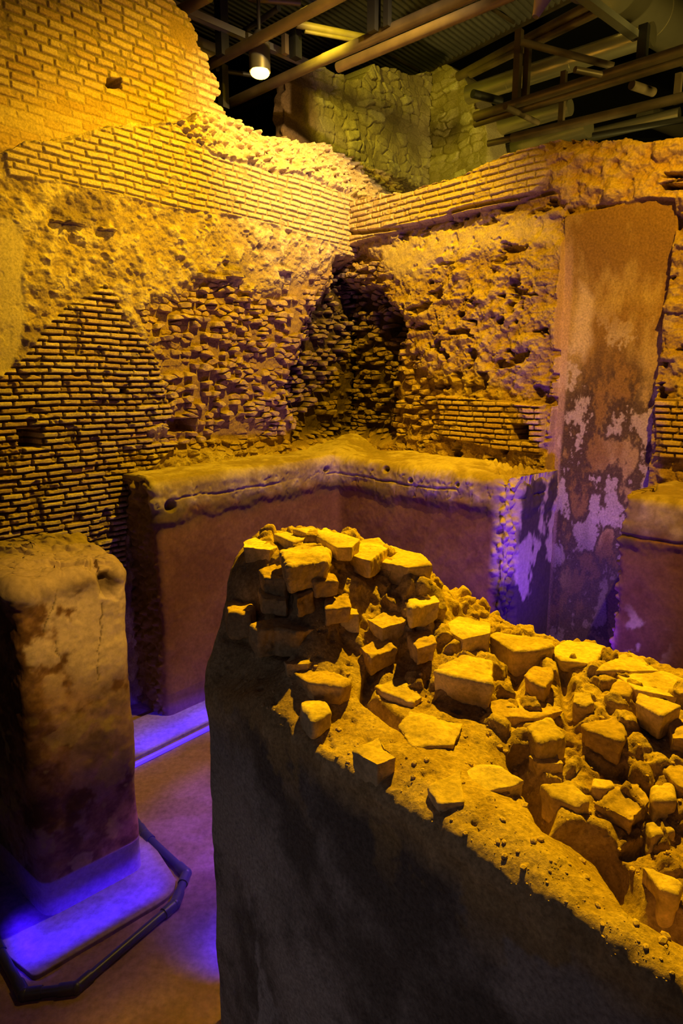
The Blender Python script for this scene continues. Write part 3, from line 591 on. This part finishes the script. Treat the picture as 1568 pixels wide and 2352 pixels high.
def surf_hit(px, py, f):
    d = ray(px, py); lo = 1.0; prev = lo
    for t in np.arange(1.2, 5.0, .01):
        P = C0 + d * t
        if P[2] <= float(f(P[0], P[1])): return P[2]
    return 2.1
def displace_mesh(o, amp, seed, sc=14):
    me = o.data; n = len(me.vertices); c = np.empty(n * 3); me.vertices.foreach_get('co', c); c = c.reshape(-1, 3)
    nn = np.empty(n * 3, np.float32); me.vertex_normals.foreach_get('vector', nn); nn = nn.reshape(-1, 3)
    P = c + seed * 3.7; d = amp * (fbm(P, sc, 3, seed) + .55 * fbm(P, sc * 4, 3, seed + 5)) + .016 * fbm(P, 7, 2, seed + 3); pits = ss(.3, .5, fbm(P, 34, 2, seed + 9)); d = d - amp * .45 * pits
    c = c + nn * d[:, None]; me.vertices.foreach_set('co', c.reshape(-1)); me.update(); return c
def stone(name, pts, z, th, seed, label, group, base, rough=1.0, f3=None, flare=.92, cat='stone'):
    rs = np.random.RandomState(seed)
    top = [np.array(at(px, py, z + rs.uniform(-.006, .006))) for px, py in pts]
    c = np.mean(top, 0)
    a = sum((top[i][0] * top[(i + 1) % len(top)][1] - top[(i + 1) % len(top)][0] * top[i][1]) for i in range(len(top)))
    if a < 0: top = top[::-1]
    bot = [c + (p - c) * rs.uniform(flare - .08, flare + .06) - np.array([0, 0, th * rs.uniform(.85, 1.1)]) for p in top]
    n = len(top); me = bpy.data.meshes.new(name); off = c - np.array([0, 0, th])
    V = [tuple(p - off) for p in top] + [tuple(p - off) for p in bot]
    Fc = [list(range(n)), list(range(2 * n - 1, n - 1, -1))] + [[i, i + n, (i + 1) % n + n, (i + 1) % n] for i in range(n)]
    me.from_pydata(V, [], Fc); me.update()
    o = bpy.data.objects.new(name, me); S.collection.objects.link(o)
    bv = o.modifiers.new('b', 'BEVEL'); bv.width = .003 + .003 * rough; bv.segments = 2; bv.limit_method = 'ANGLE'; bv.harden_normals = False
    rm = o.modifiers.new('r', 'REMESH'); rm.mode = 'VOXEL'; rm.voxel_size = .0055; rm.use_smooth_shade = True
    dg = bpy.context.evaluated_depsgraph_get(); m2 = bpy.data.meshes.new_from_object(o.evaluated_get(dg)); m2.name = name
    o.modifiers.clear(); o.data = m2; bpy.data.meshes.remove(me)
    for p in m2.polygons: p.use_smooth = True
    cc = displace_mesh(o, .0025 + .0050 * rough ** 2, seed, 14 if rough < 1 else 11)
    at_ = m2.color_attributes.new('Col', 'FLOAT_COLOR', 'POINT'); q = fbm(cc + seed, 9, 4, seed); b = np.array(base) * rs.uniform(.9, 1.08)
    C = mix(b * .8, b * 1.15, ss(-.3, .3, q)); A4 = np.ones((len(cc), 4), np.float32); A4[:, :3] = np.clip(C, 0, 1); at_.data.foreach_set('color', A4.reshape(-1))
    m2.materials.clear(); m2.materials.append(M_stone); o.location = off
    return tag(o, label, cat, group)
TU = (.60, .45, .25); LT = (.68, .53, .31); DK = (.50, .35, .18)
GL = 'lump at the far end of the foreground wall'
ST = [  # points of the upper face, thickness, roughness, colour, label
 ([(555, 1243), (585, 1232), (628, 1243), (640, 1254), (620, 1262), (557, 1255)], .08, .7, LT, 'pale flat slab jutting out at the upper left of the rubble mound'),
 ([(628, 1226), (670, 1217), (723, 1230), (672, 1245)], .05, .4, LT, 'flat pale tile just left of the mound summit'),
 ([(725, 1230), (746, 1212), (826, 1239), (808, 1256), (773, 1258)], .06, .5, LT, 'smooth sloping slab forming the very summit of the rubble mound'),
 ([(670, 1216), (715, 1204), (748, 1210), (726, 1228)], .05, 1, TU, 'small rough stone at the peak of the mound'),
 ([(796, 1272), (820, 1246), (869, 1235), (895, 1254), (850, 1287)], .09, 1, TU, 'rough rounded stone right of the mound summit'),
 ([(853, 1285), (895, 1254), (968, 1270), (991, 1297), (937, 1303)], .10, .8, TU, 'large overhanging stone at the upper right of the mound'),
 ([(642, 1264), (705, 1234), (760, 1264), (748, 1290), (660, 1300)], .10, 1.3, TU, 'broad rough stone in the middle just below the mound summit'),
 ([(593, 1308), (654, 1296), (700, 1311), (654, 1333), (605, 1327)], .08, 1.3, DK, 'long rough stone under the pale slab at the left of the mound'),
 ([(704, 1314), (758, 1297), (781, 1333), (723, 1335)], .07, 1, DK, 'squarish stone at the centre of the mound'),
 ([(593, 1350), (631, 1341), (672, 1350), (660, 1378), (601, 1373)], .08, 1.3, TU, 'round knobbly stone on the left flank of the mound'),
 ([(672, 1346), (708, 1335), (720, 1356), (680, 1376)], .08, 1.3, DK, 'small knobbly stone left of the mound centre'),
 ([(517, 1380), (559, 1369), (582, 1394), (574, 1413), (524, 1408)], .10, 1.3, DK, 'rough stone sticking out at the far left of the mound'),
 ([(574, 1435), (670, 1412), (738, 1402), (750, 1440), (685, 1450), (631, 1446), (593, 1450)], .10, 1.3, DK, 'wide rough ledge stone low on the left of the mound'),
 ([(746, 1350), (804, 1360), (807, 1394), (746, 1400)], .07, 1.2, DK, 'dark squarish stone below the centre of the mound'),
 ([(777, 1410), (795, 1392), (823, 1394), (828, 1410)], .12, .6, LT, 'small stone with a clean flat top low in the centre of the mound'),
 ([(838, 1419), (880, 1404), (930, 1394), (937, 1425), (876, 1442)], .07, 1, TU, 'hollowed flat stone below the overhanging one'),
 ([(936, 1373), (991, 1352), (1014, 1379), (976, 1389), (941, 1396)], .09, .8, LT, 'tilted bright stone on the right shoulder of the mound'),
 ([(647, 1515), (712, 1505), (723, 1517), (708, 1523), (654, 1523)], .06, .8, TU, 'low slab at the foot of the mound'),
 ([(670, 1542), (746, 1528), (804, 1563), (784, 1580), (708, 1569)], .07, 1.3, DK, 'rounded earthy stone in front of the mound'),
 ([(857, 1572), (930, 1553), (976, 1597), (949, 1614), (876, 1588)], .09, .9, TU, 'angular stone with dark front standing right of the earthy hollow'),
 ([(689, 1614), (700, 1606), (746, 1605), (761, 1635), (716, 1658)], .06, .5, LT, 'small bright flat stone near the left front edge of the wall top'),
 ([(908, 1667), (938, 1629), (1069, 1657), (1046, 1711), (946, 1717)], .04, 1, TU, 'wide low slab set flush in the mortar between the front stones'),
 ([(805, 1724), (870, 1686), (916, 1736), (866, 1755)], .085, .5, TU, 'square flat-topped block by the front edge, left of the largest block'),
 ([(1065, 1766), (1092, 1753), (1145, 1757), (1206, 1789), (1180, 1806), (1095, 1820)], .095, .6, LT, 'largest clean-cut block in the middle of the wall top, front face dark'),
 ([(981, 1805), (1061, 1759), (1069, 1840), (1007, 1847)], .05, .7, TU, 'low slab lying against the left side of the largest block'),
 ([(1018, 1444), (1053, 1417), (1127, 1430), (1129, 1452), (1061, 1467)], .10, .7, LT, 'tilted block with bright top beside the right foot of the mound'),
 ([(1121, 1458), (1138, 1448), (1270, 1471), (1268, 1485), (1231, 1494), (1181, 1498)], .11, .6, TU, 'wide block with dark underside on the far edge, left of two'),
 ([(1259, 1494), (1301, 1467), (1390, 1485), (1367, 1525), (1290, 1518)], .05, .5, LT, 'bright trapezoid slab on the far edge next to the wide block'),
 ([(1363, 1541), (1445, 1487), (1522, 1539)], .06, .5, TU, 'triangular slab on the far edge near the right side'),
 ([(1414, 1549), (1522, 1541), (1600, 1572), (1620, 1610), (1460, 1584)], .06, .5, TU, 'long flat slab running off the right edge of the far side'),
 ([(995, 1541), (1061, 1506), (1131, 1518), (1131, 1572), (1038, 1553)], .14, 1.1, TU, 'bulky rough block with deep black shadow below, in the wall centre'),
 ([(1200, 1549), (1224, 1529), (1266, 1537), (1270, 1562), (1250, 1580), (1222, 1567)], .10, 1, DK, 'upright rough stone below the wide block'),
 ([(1317, 1584), (1355, 1591), (1367, 1613), (1348, 1622), (1313, 1611)], .08, .8, TU, 'small stone below the bright trapezoid slab'),
 ([(1464, 1587), (1522, 1597), (1568, 1620), (1518, 1646), (1456, 1611)], .10, .7, TU, 'block with dark square front at the right, under the long flat slab'),
 ([(1107, 1615), (1208, 1599), (1301, 1630), (1231, 1650), (1134, 1646)], .05, 1.2, DK, 'low earthy stone in the middle of the rubble field'),
 ([(1208, 1731), (1278, 1712), (1301, 1752), (1231, 1750)], .09, 1, TU, 'knobbly stone above the head of the long crevice'),
 ([(1332, 1661), (1430, 1642), (1440, 1686), (1425, 1704), (1348, 1677)], .08, 1, DK, 'leaning slab left of the dark square-fronted block'),
 ([(1243, 1801), (1309, 1789), (1352, 1838), (1321, 1855), (1270, 1832)], .10, 1.1, TU, 'long rough stone along the right lip of the crevice'),
 ([(1359, 1785), (1402, 1791), (1414, 1803), (1387, 1812), (1359, 1805)], .06, .6, TU, 'little smooth pebble stone in the shadow hollow at right'),
 ([(1363, 1843), (1418, 1797), (1468, 1797), (1499, 1838), (1452, 1882), (1398, 1863)], .08, 1.4, DK, 'large round earthy lump right of the crevice'),
 ([(1480, 1886), (1526, 1882), (1553, 1907), (1495, 1921)], .07, 1, TU, 'small stone right of the earthy lump'),
 ([(1468, 1983), (1503, 1993), (1565, 2024), (1557, 2057), (1518, 2041)], .13, 1, TU, 'pointed slab standing at the lower end of the crevice'),
 ([(1499, 1805), (1542, 1803), (1549, 1838), (1503, 1840)], .07, 1, TU, 'squarish stone near the right edge above the small one'),
 ([(1507, 1747), (1568, 1757), (1610, 1830), (1555, 1802)], .09, 1.1, DK, 'long dark stone at the right edge of the rubble'),
 ([(1534, 1652), (1610, 1657), (1610, 1702), (1540, 1692)], .08, 1.2, DK, 'rough stone at the right edge below the square-fronted block'),
 ([(1205, 1665), (1262, 1650), (1300, 1690), (1240, 1705)], .08, 1.3, TU, 'knobbly stone between the earthy stone and the crevice head'),
 ([(1420, 1560), (1462, 1568), (1440, 1600), (1400, 1590)], .08, 1, DK, 'small dark wedge under the triangular slab'),
 ([(820, 1480), (880, 1462), (915, 1485), (850, 1510)], .08, 1.3, DK, 'earthy stone low between the hollowed one and the wall centre'),
 ([(930, 1450), (985, 1440), (1005, 1475), (955, 1490)], .08, 1.3, DK, 'earthy stone left of the tilted bright-topped block'),
]
for i, (pts, th, rg, cl, lab) in enumerate(ST):
    cx = np.mean([p[0] for p in pts]); cy = np.mean([p[1] for p in pts])
    hs = []
    for q in [(cx, cy)] + [((cx + p[0]) / 2, (cy + p[1]) / 2) for p in pts]:
        h = BV.ray_cast(Vector((0, 0, CH)), Vector(ray(*q)).normalized())
        if h[0] is not None: hs.append(h[0].z)
    z = (np.median(hs) if hs else 2.12) + (.5 if i in (20, 22, 23, 25, 26, 27, 33) else .2 if i < 20 else .3) * th
    stone('stone_block' if rg < 1.2 else 'rubble_stone', pts, z, th, 800 + i, lab, 'loose stones on the foreground wall', cl, rg)

# small crumbs of mortar on the wall top: nobody could count them
def build_crumbs():
    bm = bmesh.new(); rs = np.random.RandomState(5)
    for i in range(2200):
        px = rs.uniform(480, 1600); py = rs.uniform(1400, 2280); P = at(px, py, 2.1); b = -((P[:2] - FC) @ nR[:2]); a = (P[:2] - FC) @ dN[:2]
        h = BV.ray_cast(Vector((0, 0, CH)), Vector(ray(px, py)).normalized())
        if h[0] is None or h[0].z < 1.9 or h[1].z < .5: continue
        P = h[0]
        z = h[0].z; r = .0016 + .008 * rs.uniform(0, 1) ** 6
        bmesh.ops.create_icosphere(bm, subdivisions=1, radius=r, matrix=Matrix.Translation((P[0], P[1], z + r * .25)) @ Matrix.Rotation(rs.uniform(0, 6), 4, 'Z') @ Matrix.Diagonal((rs.uniform(.7, 1.5), 1, rs.uniform(.5, .9), 1)))
    me = bpy.data.meshes.new('mortar_crumbs'); bm.to_mesh(me); bm.free()
    at_ = me.color_attributes.new('Col', 'FLOAT_COLOR', 'POINT'); A4 = np.ones((len(me.vertices), 4), np.float32); A4[:, :3] = (.58, .42, .22); at_.data.foreach_set('color', A4.reshape(-1))
    me.materials.append(M_stone); o = bpy.data.objects.new('mortar_crumbs', me); S.collection.objects.link(o)
    tag(o, 'scattered crumbs of mortar and grit on the foreground wall top', 'rubble', kind='stuff')
build_crumbs()

# ================================================================== stone pier behind
def build_pier():
    off = 1.0; Pp = WC - off * nL
    f = lambda x, y: pl(x, y, Pp, nL)
    a = f(668, 300); c = f(988, 300)
    n2 = nR; g = lambda x, y: pl(x, y, c, n2); b = g(1128, 330)
    for nm, s0, s1, nrm, prof, lab, sd in [
        ('masonry_pier', a, c, nL, [(668, 172), (690, 168), (715, 158), (740, 160), (775, 176), (800, 186), (825, 182), (845, 150), (870, 152), (900, 160), (930, 165), (960, 168), (990, 172)], 'tall broken stone wall stub standing behind the rubble slope, left face', 71),
        ('masonry_pier', c, b, n2, [(985, 172), (1005, 162), (1030, 150), (1060, 175), (1080, 205), (1095, 240), (1112, 270), (1120, 320), (1130, 372)], 'narrow darker return of the tall stone stub, at its right', 72)]:
        dirv = (s1 - s0); dirv[2] = 0; Ln = np.linalg.norm(dirv); dirv = dirv / Ln
        ext = .05
        pf = np.array([((lambda p: ((p - s0) @ dirv, p[2]))(pl(x, y, s0, nrm))) for x, y in prof])
        u = axis([(-ext, Ln + ext, .012)]); z = axis([(4.6, 8.6, .012)])
        top = np.interp(u, pf[:, 0], pf[:, 1]) + .05 * fbm(np.stack([u, 0 * u, 0 * u], -1), 5, 4, sd)
        if sd == 72: top = np.where(u > Ln, top, top)
        Z0 = np.repeat(z[None], len(u), 0); Z = np.minimum(Z0, top[:, None]); over = Z0 > top[:, None]; U = np.repeat(u[:, None], len(z), 1)
        base = np.array([s0[0], s0[1], 0]); P = base + U[..., None] * dirv + Z[..., None] * np.array([0, 0, 1.]); x, y = proj(P)
        Pn = np.stack([U, Z, 0 * U + sd], -1); hi = fbm(Pn, 8, 5, sd); big = fbm(Pn, 2, 4, sd + 1)
        F1, F2, wid = worley((U + .16 * fbm(Pn, 2.6, 4, sd + 5)) / .26, (Z + .10 * fbm(Pn, 3, 4, sd + 6)) / .12, sd + 2); jn = ss(-.15, .25, fbm(Pn, 2.5, 3, sd + 8))
        D = .055 * ss(.0, .16, F2 - F1 + .05 * hi) * (.4 + wid) * (.35 + .65 * jn) + .05 * big + .02 * hi
        edge = ss(-.05, .06, U) * ss(Ln + .05, Ln - .06, U) if sd == 71 else ss(Ln + .05, Ln - .06, U)
        D = D - .10 * (1 - edge) * (1 + hi)
        if sd == 71: left = ss(.55, .3, U + .2 * big); D = mx(D, -.05 + .09 * fbm(Pn, 3.5, 5, 5), left)
        kk = np.minimum(np.cumsum(over, 1) * .012, .5)
        P = P + D[..., None] * nrm - (kk * over)[..., None] * nrm
        col = mix(MORT * .6, mix(np.array([.46, .38, .26]), np.array([.64, .56, .42]), wid), ss(.0, .12, F2 - F1 + .04 * hi) * jn + .6 * (1 - jn)); col = mix(col, np.array([.75, .68, .52]), .8 * (wid > .93) * ss(.05, .2, F2 - F1))
        if sd == 71: col = mix(col, DIRT_SHADE * .75, left)
        # broken end thickness
        e = []; idx = 0 if sd == 71 else -1
        sgn = -dirv if sd == 71 else dirv
        for dd in (.02, .04, .07, .10, .13, .16):
            e.append(P[idx] - dd * nrm + (.08 * fbm(np.stack([P[idx][:, 2], 0 * P[idx][:, 2] + dd, 0 * P[idx][:, 2]], -1), 6, 4, 6))[:, None] * sgn)
        e = np.array(e); ce = np.repeat(col[idx][None], 6, 0)
        if sd == 71: P = np.concatenate([e[::-1], P]); col = np.concatenate([ce, col])
        else: P = np.concatenate([P, e]); col = np.concatenate([col, ce])
        tag(mesh_grid(nm, P, col, M_wall), lab, 'stone wall')
build_pier()

# ================================================================== tubes
def tube_bm(bm, a, b, r, seg=14, cap=True):
    a = Vector(a); b = Vector(b); d = b - a; m = Matrix.Translation((a + b) / 2) @ d.to_track_quat('Z', 'Y').to_matrix().to_4x4()
    bmesh.ops.create_cone(bm, cap_ends=cap, segments=seg, radius1=r, radius2=r, depth=d.length, matrix=m)
def box_bm(bm, a, b, w, h, up=(0, 0, 1)):
    a = Vector(a); b = Vector(b); d = (b - a); X = d.normalized(); U = Vector(up); Y = U.cross(X)
    if Y.length < 1e-3: Y = Vector((dL[0], dL[1], 0))
    Y.normalize(); Zv = X.cross(Y)
    m = Matrix((X, Y, Zv)).transposed().to_4x4(); m.translation = (a + b) / 2
    bmesh.ops.create_cube(bm, size=1, matrix=m @ Matrix.Diagonal((d.length, w, h, 1)))
def fin(name, bm, mat, parent=None, smooth=30, origin=None):
    me = bpy.data.meshes.new(name)
    bmesh.ops.recalc_face_normals(bm, faces=bm.faces)
    for f in bm.faces: f.smooth = len(f.verts) == 4
    for e in bm.edges:
        if len(e.link_faces) == 2 and e.calc_face_angle(0) > math.radians(smooth): e.smooth = False
    if parent is not None: bmesh.ops.translate(bm, verts=bm.verts, vec=-parent.location)
    bm.to_mesh(me); bm.free(); me.materials.append(mat); o = bpy.data.objects.new(name, me); S.collection.objects.link(o); o.parent = parent; return o
def seg(name, a, b, r, mat, parent, za=6.5, zb=None, box=False, collars=(), w=None):
    """a, b are picture points taken at heights za, zb"""
    A = at(*a, za); B = at(*b, za if zb is None else zb); bm = bmesh.new()
    if box: box_bm(bm, A, B, r * 2, (w or r * 2))
    else: tube_bm(bm, A, B, r)
    o = fin(name, bm, mat, parent)
    for t in collars:
        c = A + (B - A) * t; d = (B - A) / np.linalg.norm(B - A); bm = bmesh.new(); tube_bm(bm, c - d * .05, c + d * .05, r * 1.5)
        tube_bm(bm, c - d * .012, c + d * .012, r * 2.0); fin('collar', bm, mat, o if parent else o)
    return A, B
def col_post(name, px, y0, y1, zlow, wpx, mat, parent):
    """vertical post seen at px between rows y0 (top) and y1 (bottom); zlow = height of its foot"""
    A = at(px, y1, zlow); d = ray(px, y0); t = np.linalg.norm(A[:2]) / np.linalg.norm(d[:2]); T = C0 + d * t
    w = wpx / FPX * ((A - C0) @ Fv); bm = bmesh.new(); box_bm(bm, A, (A[0], A[1], T[2]), w, w); fin(name, bm, mat, parent)

ZC = 6.7
def truss(loc, label): return empty('roof_truss', loc, label, 'roof truss', 'tubular roof trusses')
t = truss(at(600, 130, ZC), 'tubular roof truss passing in front of the small lit lamp')
seg('chord', (440, 170), (800, -20), .055, M_steel, t, ZC, collars=(.45,)); seg('chord', (345, 62), (480, -10), .055, M_steel, t, ZC + .1)
col_post('post', 511, -20, 130, ZC - .02, 22, M_darksteel, t); col_post('post', 514, 150, 250, ZC - .4, 18, M_darksteel, t)
col_post('post', 679, 66, 135, ZC, 20, M_darksteel, t); col_post('post', 655, 80, 125, ZC, 12, M_steel, t)
seg('brace', (555, 75), (640, 18), .03, M_darksteel, t, ZC + .3); seg('brace', (495, 160), (590, 175), .025, M_darksteel, t, ZC)
t = truss(at(740, 140, ZC - .1), 'pair of long tubes with flanged joint just above the broken stone stub')
seg('chord', (500, 250), (743, 137), .055, M_steel, t, ZC - .1); seg('chord', (743, 137), (1180, -55), .058, M_steel, t, ZC - .1, collars=(.02,))
seg('chord', (530, 262), (730, 168), .06, M_steel, t, 7.75); seg('chord', (776, 155), (1240, -40), .05, M_steel, t, ZC - .3, collars=(.02, .25))
col_post('post', 858, -20, 75, ZC - .1, 22, M_darksteel, t); col_post('post', 889, -20, 62, ZC - .1, 14, M_darksteel, t)
seg('brace', (681, 55), (840, 88), .04, M_steel, t, ZC + .25, collars=(.8,)); seg('brace', (700, 72), (840, 98), .02, M_steel, t, ZC + .2)
seg('brace', (570, -5), (690, 6), .035, M_steel, t, ZC + .5)
ZR = 6.6
t = truss(at(1190, 200, ZR), 'large truss over the right wall with square posts and two long lower tubes')
seg('chord', (1052, 176), (1370, 4), .06, M_steel, t, ZR + .9, collars=(.35,)); seg('chord', (1080, 172), (1390, 20), .045, M_steel, t, ZR + .8)
col_post('post', 1184, 70, 246, ZR, 15, M_steel, t); col_post('post', 1206, 100, 230, ZR + .1, 13, M_steel, t)
seg('brace', (1196, 96), (1408, 152), .04, M_steel, t, ZR + .6, ZR + .3)
seg('chord', (1090, 268), (1640, 92), .055, M_steel, t, ZR, collars=(.55,)); seg('chord', (1090, 284), (1640, 116), .05, M_steel, t, ZR - .05)
seg('brace', (1085, 215), (1150, 232), .05, M_darksteel, t, ZR + .2); seg('brace', (1160, 245), (1235, 282), .035, M_steel, t, ZR - .1)
t = truss(at(1290, 300, ZR - .1), 'lower truss above the right wall with a flanged tube end')
col_post('post', 1287, 165, 298, ZR - .35, 12, M_steel, t); seg('chord', (1175, 317), (1600, 216), .055, M_steel, t, ZR - .35, collars=(.02,)); seg('chord', (1120, 330), (1185, 316), .04, M_steel, t, ZR - .35)
seg('brace', (1320, 160), (1400, 176), .035, M_steel, t, ZR); seg('brace', (1450, 195), (1500, 212), .05, M_steel, t, ZR)
col_post('post', 1553, 170, 238, ZR - .3, 14, M_steel, t); col_post('post', 1470, 60, 175, ZR + .0, 20, M_darksteel, t)
seg('chord', (1360, 312), (1640, 262), .035, M_darksteel, t, ZR - .5)

def duct(a, b, rpx, z, label, joints=(), mat=M_duct):
    A = at(*a, z); B = at(*b, z); r = rpx / FPX * ((((A + B) / 2) - C0) @ Fv); bm = bmesh.new(); tube_bm(bm, A, B, r, 40)
    o = empty('air_duct', A, label, 'duct', 'round metal air ducts under the roof'); fin('pipe_body', bm, mat, o)
    d = (B - A) / np.linalg.norm(B - A)
    for t in joints:
        c = A + (B - A) * t; bm = bmesh.new(); tube_bm(bm, c - d * .02, c + d * .02, r * 1.02, 40); fin('seam_ring', bm, mat, o)
duct((1075, 218), (1500, 78), 22, 7.3, 'long bright duct behind the square posts of the right truss', (.25, .6))
duct((1128, 300), (1310, 246), 17, 7.0, 'short bright duct with rounded end between the lower tubes', (.05,))
duct((1060, 384), (1352, 292), 20, 6.75, 'lowest duct just above the right wall', (.55,))
duct((1352, 312), (1560, 262), 14, 7.1, 'thin dull duct continuing to the right above the wall')
duct((1350, -60), (1640, 130), 50, 7.9, 'biggest duct in the top right corner', (.45,))
duct((1480, 262), (1620, 318), 20, 7.6, 'silver elbow duct at the right edge above the wall', (.1,))
duct((425, 100), (492, 128), 24, 7.0, 'short duct end beside the broken edge of the upper brick wall', (.95,))
# cable tray and angle
def tray(a, b, wpx, z, label):
    A = at(*a, z); B = at(*b, z); w = wpx / FPX * ((A - C0) @ Fv); o = empty('cable_tray', A, label, 'cable tray'); 
    bm = bmesh.new(); box_bm(bm, A, B, w, .01); fin('tray_base', bm, M_tray, o)
    d = (B - A); d = d / np.linalg.norm(d); s = np.cross([0, 0, 1], d)
    for k in (-1, 1):
        bm = bmesh.new(); box_bm(bm, A + s * k * w / 2 + [0, 0, .03], B + s * k * w / 2 + [0, 0, .03], .01, .07); fin('tray_side', bm, M_tray, o)
tray((300, -22), (712, 156), 16, 6.9, 'zinc cable tray running above the lit lamp to the stone stub')
tray((1325, -10), (1462, 92), 20, 7.0, 'zinc cable tray descending beside the biggest duct')

# ceiling deck, corrugated, and the dark soffit above
def build_deck():
    A = at(975, 168, 8.6); B = at(1300, 0, 8.6)      # right edge of the deck
    d = (B - A) / np.linalg.norm(B - A); side = dL
    Lq = axis([(-2.0, 9, .5)]); v = axis([(-11, 0, .02)])
    P = A + Lq[:, None, None] * d + v[None, :, None] * side
    P[..., 2] = 8.6
    ribs = .5 + .5 * np.sin(Lq * 0)[:, None]
    # ribs run along the deck's left-right direction: fine profile along d
    Lf = axis([(-2.0, 8.5, .0125)]); v = axis([(-11, 0, .5)]); P = A + Lf[:, None, None] * d + v[None, :, None] * side
    P[..., 2] = 8.6 + .02 * np.sign(np.sin(Lf * 2 * math.pi / .10))[:, None]
    col = np.zeros(P.shape) + .2
    o = mesh_grid('ceiling', P, col, M_deck, smooth=False); tag(o, kind='structure')
    bm = bmesh.new(); box_bm(bm, A - d * 2, B + d * 4, .05, .10); o = fin('trim_1', bm, M_steel); tag(o, kind='structure')
    for i, (a, b) in enumerate([((870, 112), (960, 162)), ((1120, 15), (1180, 52))]):
        bm = bmesh.new(); box_bm(bm, at(*a, 8.55), at(*b, 8.55), .03, .04); o = fin('trim_%d' % (i + 2), bm, M_steel); tag(o, kind='structure')
    bm = bmesh.new(); bmesh.ops.create_cube(bm, size=1, matrix=Matrix.Translation((0, 10, 9.6)) @ Matrix.Diagonal((40, 40, .2, 1))); o = fin('ceiling_upper', bm, M_void); tag(o, kind='structure')
    bm = bmesh.new(); bmesh.ops.create_cube(bm, size=1, matrix=Matrix.Translation((0, 19, 5)) @ Matrix.Diagonal((40, .2, 10, 1))); o = fin('wall_back', bm, M_void); tag(o, kind='structure')
build_deck()

# the lit lamp
def build_lamp():
    P = at(597, 172, 6.45); o = empty('ceiling_spotlight', P, 'small lit spotlight hanging under the tubes behind the upper brick wall', 'lamp')
    bm = bmesh.new(); tube_bm(bm, P + [0, 0, .03], P + [0, 0, .30], .115, 32, False); bmesh.ops.create_cone(bm, cap_ends=True, segments=32, radius1=.115, radius2=.05, depth=.12, matrix=Matrix.Translation(Vector(P + np.array([0, 0, .36])))); fin('housing', bm, M_housing, o)
    bm = bmesh.new(); bmesh.ops.create_uvsphere(bm, u_segments=24, v_segments=12, radius=.105, matrix=Matrix.Translation(Vector(P + np.array([0, 0, .02]))) @ Matrix.Diagonal((1, 1, .5, 1))); fin('lamp_glass', bm, M_bulb, o)
    bm = bmesh.new(); tube_bm(bm, P + [0, 0, .4], P + [0, 0, .75], .02); fin('stem', bm, M_housing, o)
    P = at(1247, -8, 6.6); o = empty('cone_lampshade', P, 'pale cone lampshade cut by the top edge of the view', 'lamp')
    bm = bmesh.new(); bmesh.ops.create_cone(bm, cap_ends=False, segments=32, radius1=.03, radius2=.13, depth=.35, matrix=Matrix.Translation(Vector(P)) @ Matrix.Rotation(.35, 4, 'Y')); fin('shade', bm, plain('cream_shade', (.7, .62, .4), .5), o)
build_lamp()

# ================================================================== conduits and underwater light strips
def conduit(pts, r, label, mat=M_pipe, elbows=True):
    pts = [np.array([p[0], p[1], r + .0]) for p in pts]; o = empty('floor_conduit', pts[0], label, 'pipe')
    bm = bmesh.new()
    for a, b in zip(pts[:-1], pts[1:]): tube_bm(bm, a, b, r, 16)
    fin('pipe_run', bm, mat, o)
    if elbows:
        for p, a, b in zip(pts[1:-1], pts[:-2], pts[2:]):
            bm = bmesh.new(); bmesh.ops.create_uvsphere(bm, u_segments=20, v_segments=12, radius=r * 1.35, matrix=Matrix.Translation(Vector(p)))
            for q in (a, b): d = (q - p) / np.linalg.norm(q - p); tube_bm(bm, p, p + d * r * 3.4, r * 1.28, 20)
            fin('elbow', bm, mat, o)
pp = [at(x, y, .03)[:2] for x, y in [(332, 1915), (428, 2005), (402, 2075), (175, 2268), (55, 2283), (-10, 2165)]]
pp = [np.array([-1.95, 4.75])] + pp + [np.array([-2.5, 3.75])]
conduit(pp, .026, 'dark blue conduit with elbows running round the slab of the left pillar')
q0 = PB[:2] + .44 * nL[:2]; conduit([q0 - .75 * dL[:2], q0 + 2.0 * dL[:2]], .022, 'straight blue conduit along the far basin wall', M_led, False)

def led(a, b, tgt, watts, spread=78, z=.21):
    a = np.array([*a, z]); b = np.array([*b, z]); m = (a + b) / 2; L = np.linalg.norm(b - a)
    l = bpy.data.lights.new('underwater_strip', 'AREA'); l.shape = 'RECTANGLE'; l.size = L; l.size_y = .02; l.energy = watts; l.color = BLUE; l.spread = math.radians(spread)
    o = bpy.data.objects.new('underwater_strip', l); S.collection.objects.link(o); o.location = m
    X = Vector((b - a) / L); Zv = -(Vector(tgt) - Vector(m)); Zv = (Zv - X * Zv.dot(X)).normalized(); Y = Zv.cross(X)
    o.rotation_euler = Matrix((X, Y, Zv)).transposed().to_euler()
p1 = at(420, 2010, .1)[:2]; p2 = at(180, 2250, .1)[:2]
led(np.array([-1.60, 2.97]), np.array([-1.08, 3.46]), (-1.55, 3.52, -.18), 2.4)
led(np.array([-1.95, 3.25]), np.array([-1.75, 2.98]), (-2.0, 3.45, -.1), 1.0)
led(np.array([-1.10, 3.62]), np.array([-1.33, 3.95]), (-1.45, 3.72, -.06), .3)
led(PB[:2] + .40 * nL[:2] - .5 * dL[:2], PB[:2] + .40 * nL[:2] + 1.4 * dL[:2], tuple(np.append(PB[:2] + .45 * dL[:2], -.15)), 9)
led(np.array([-.50, 2.85]), np.array([-.05, 3.5]), (-1.3, 3.9, -.7), 4, 46)  # extra strip added out of sight behind the ruined wall, lights the floor
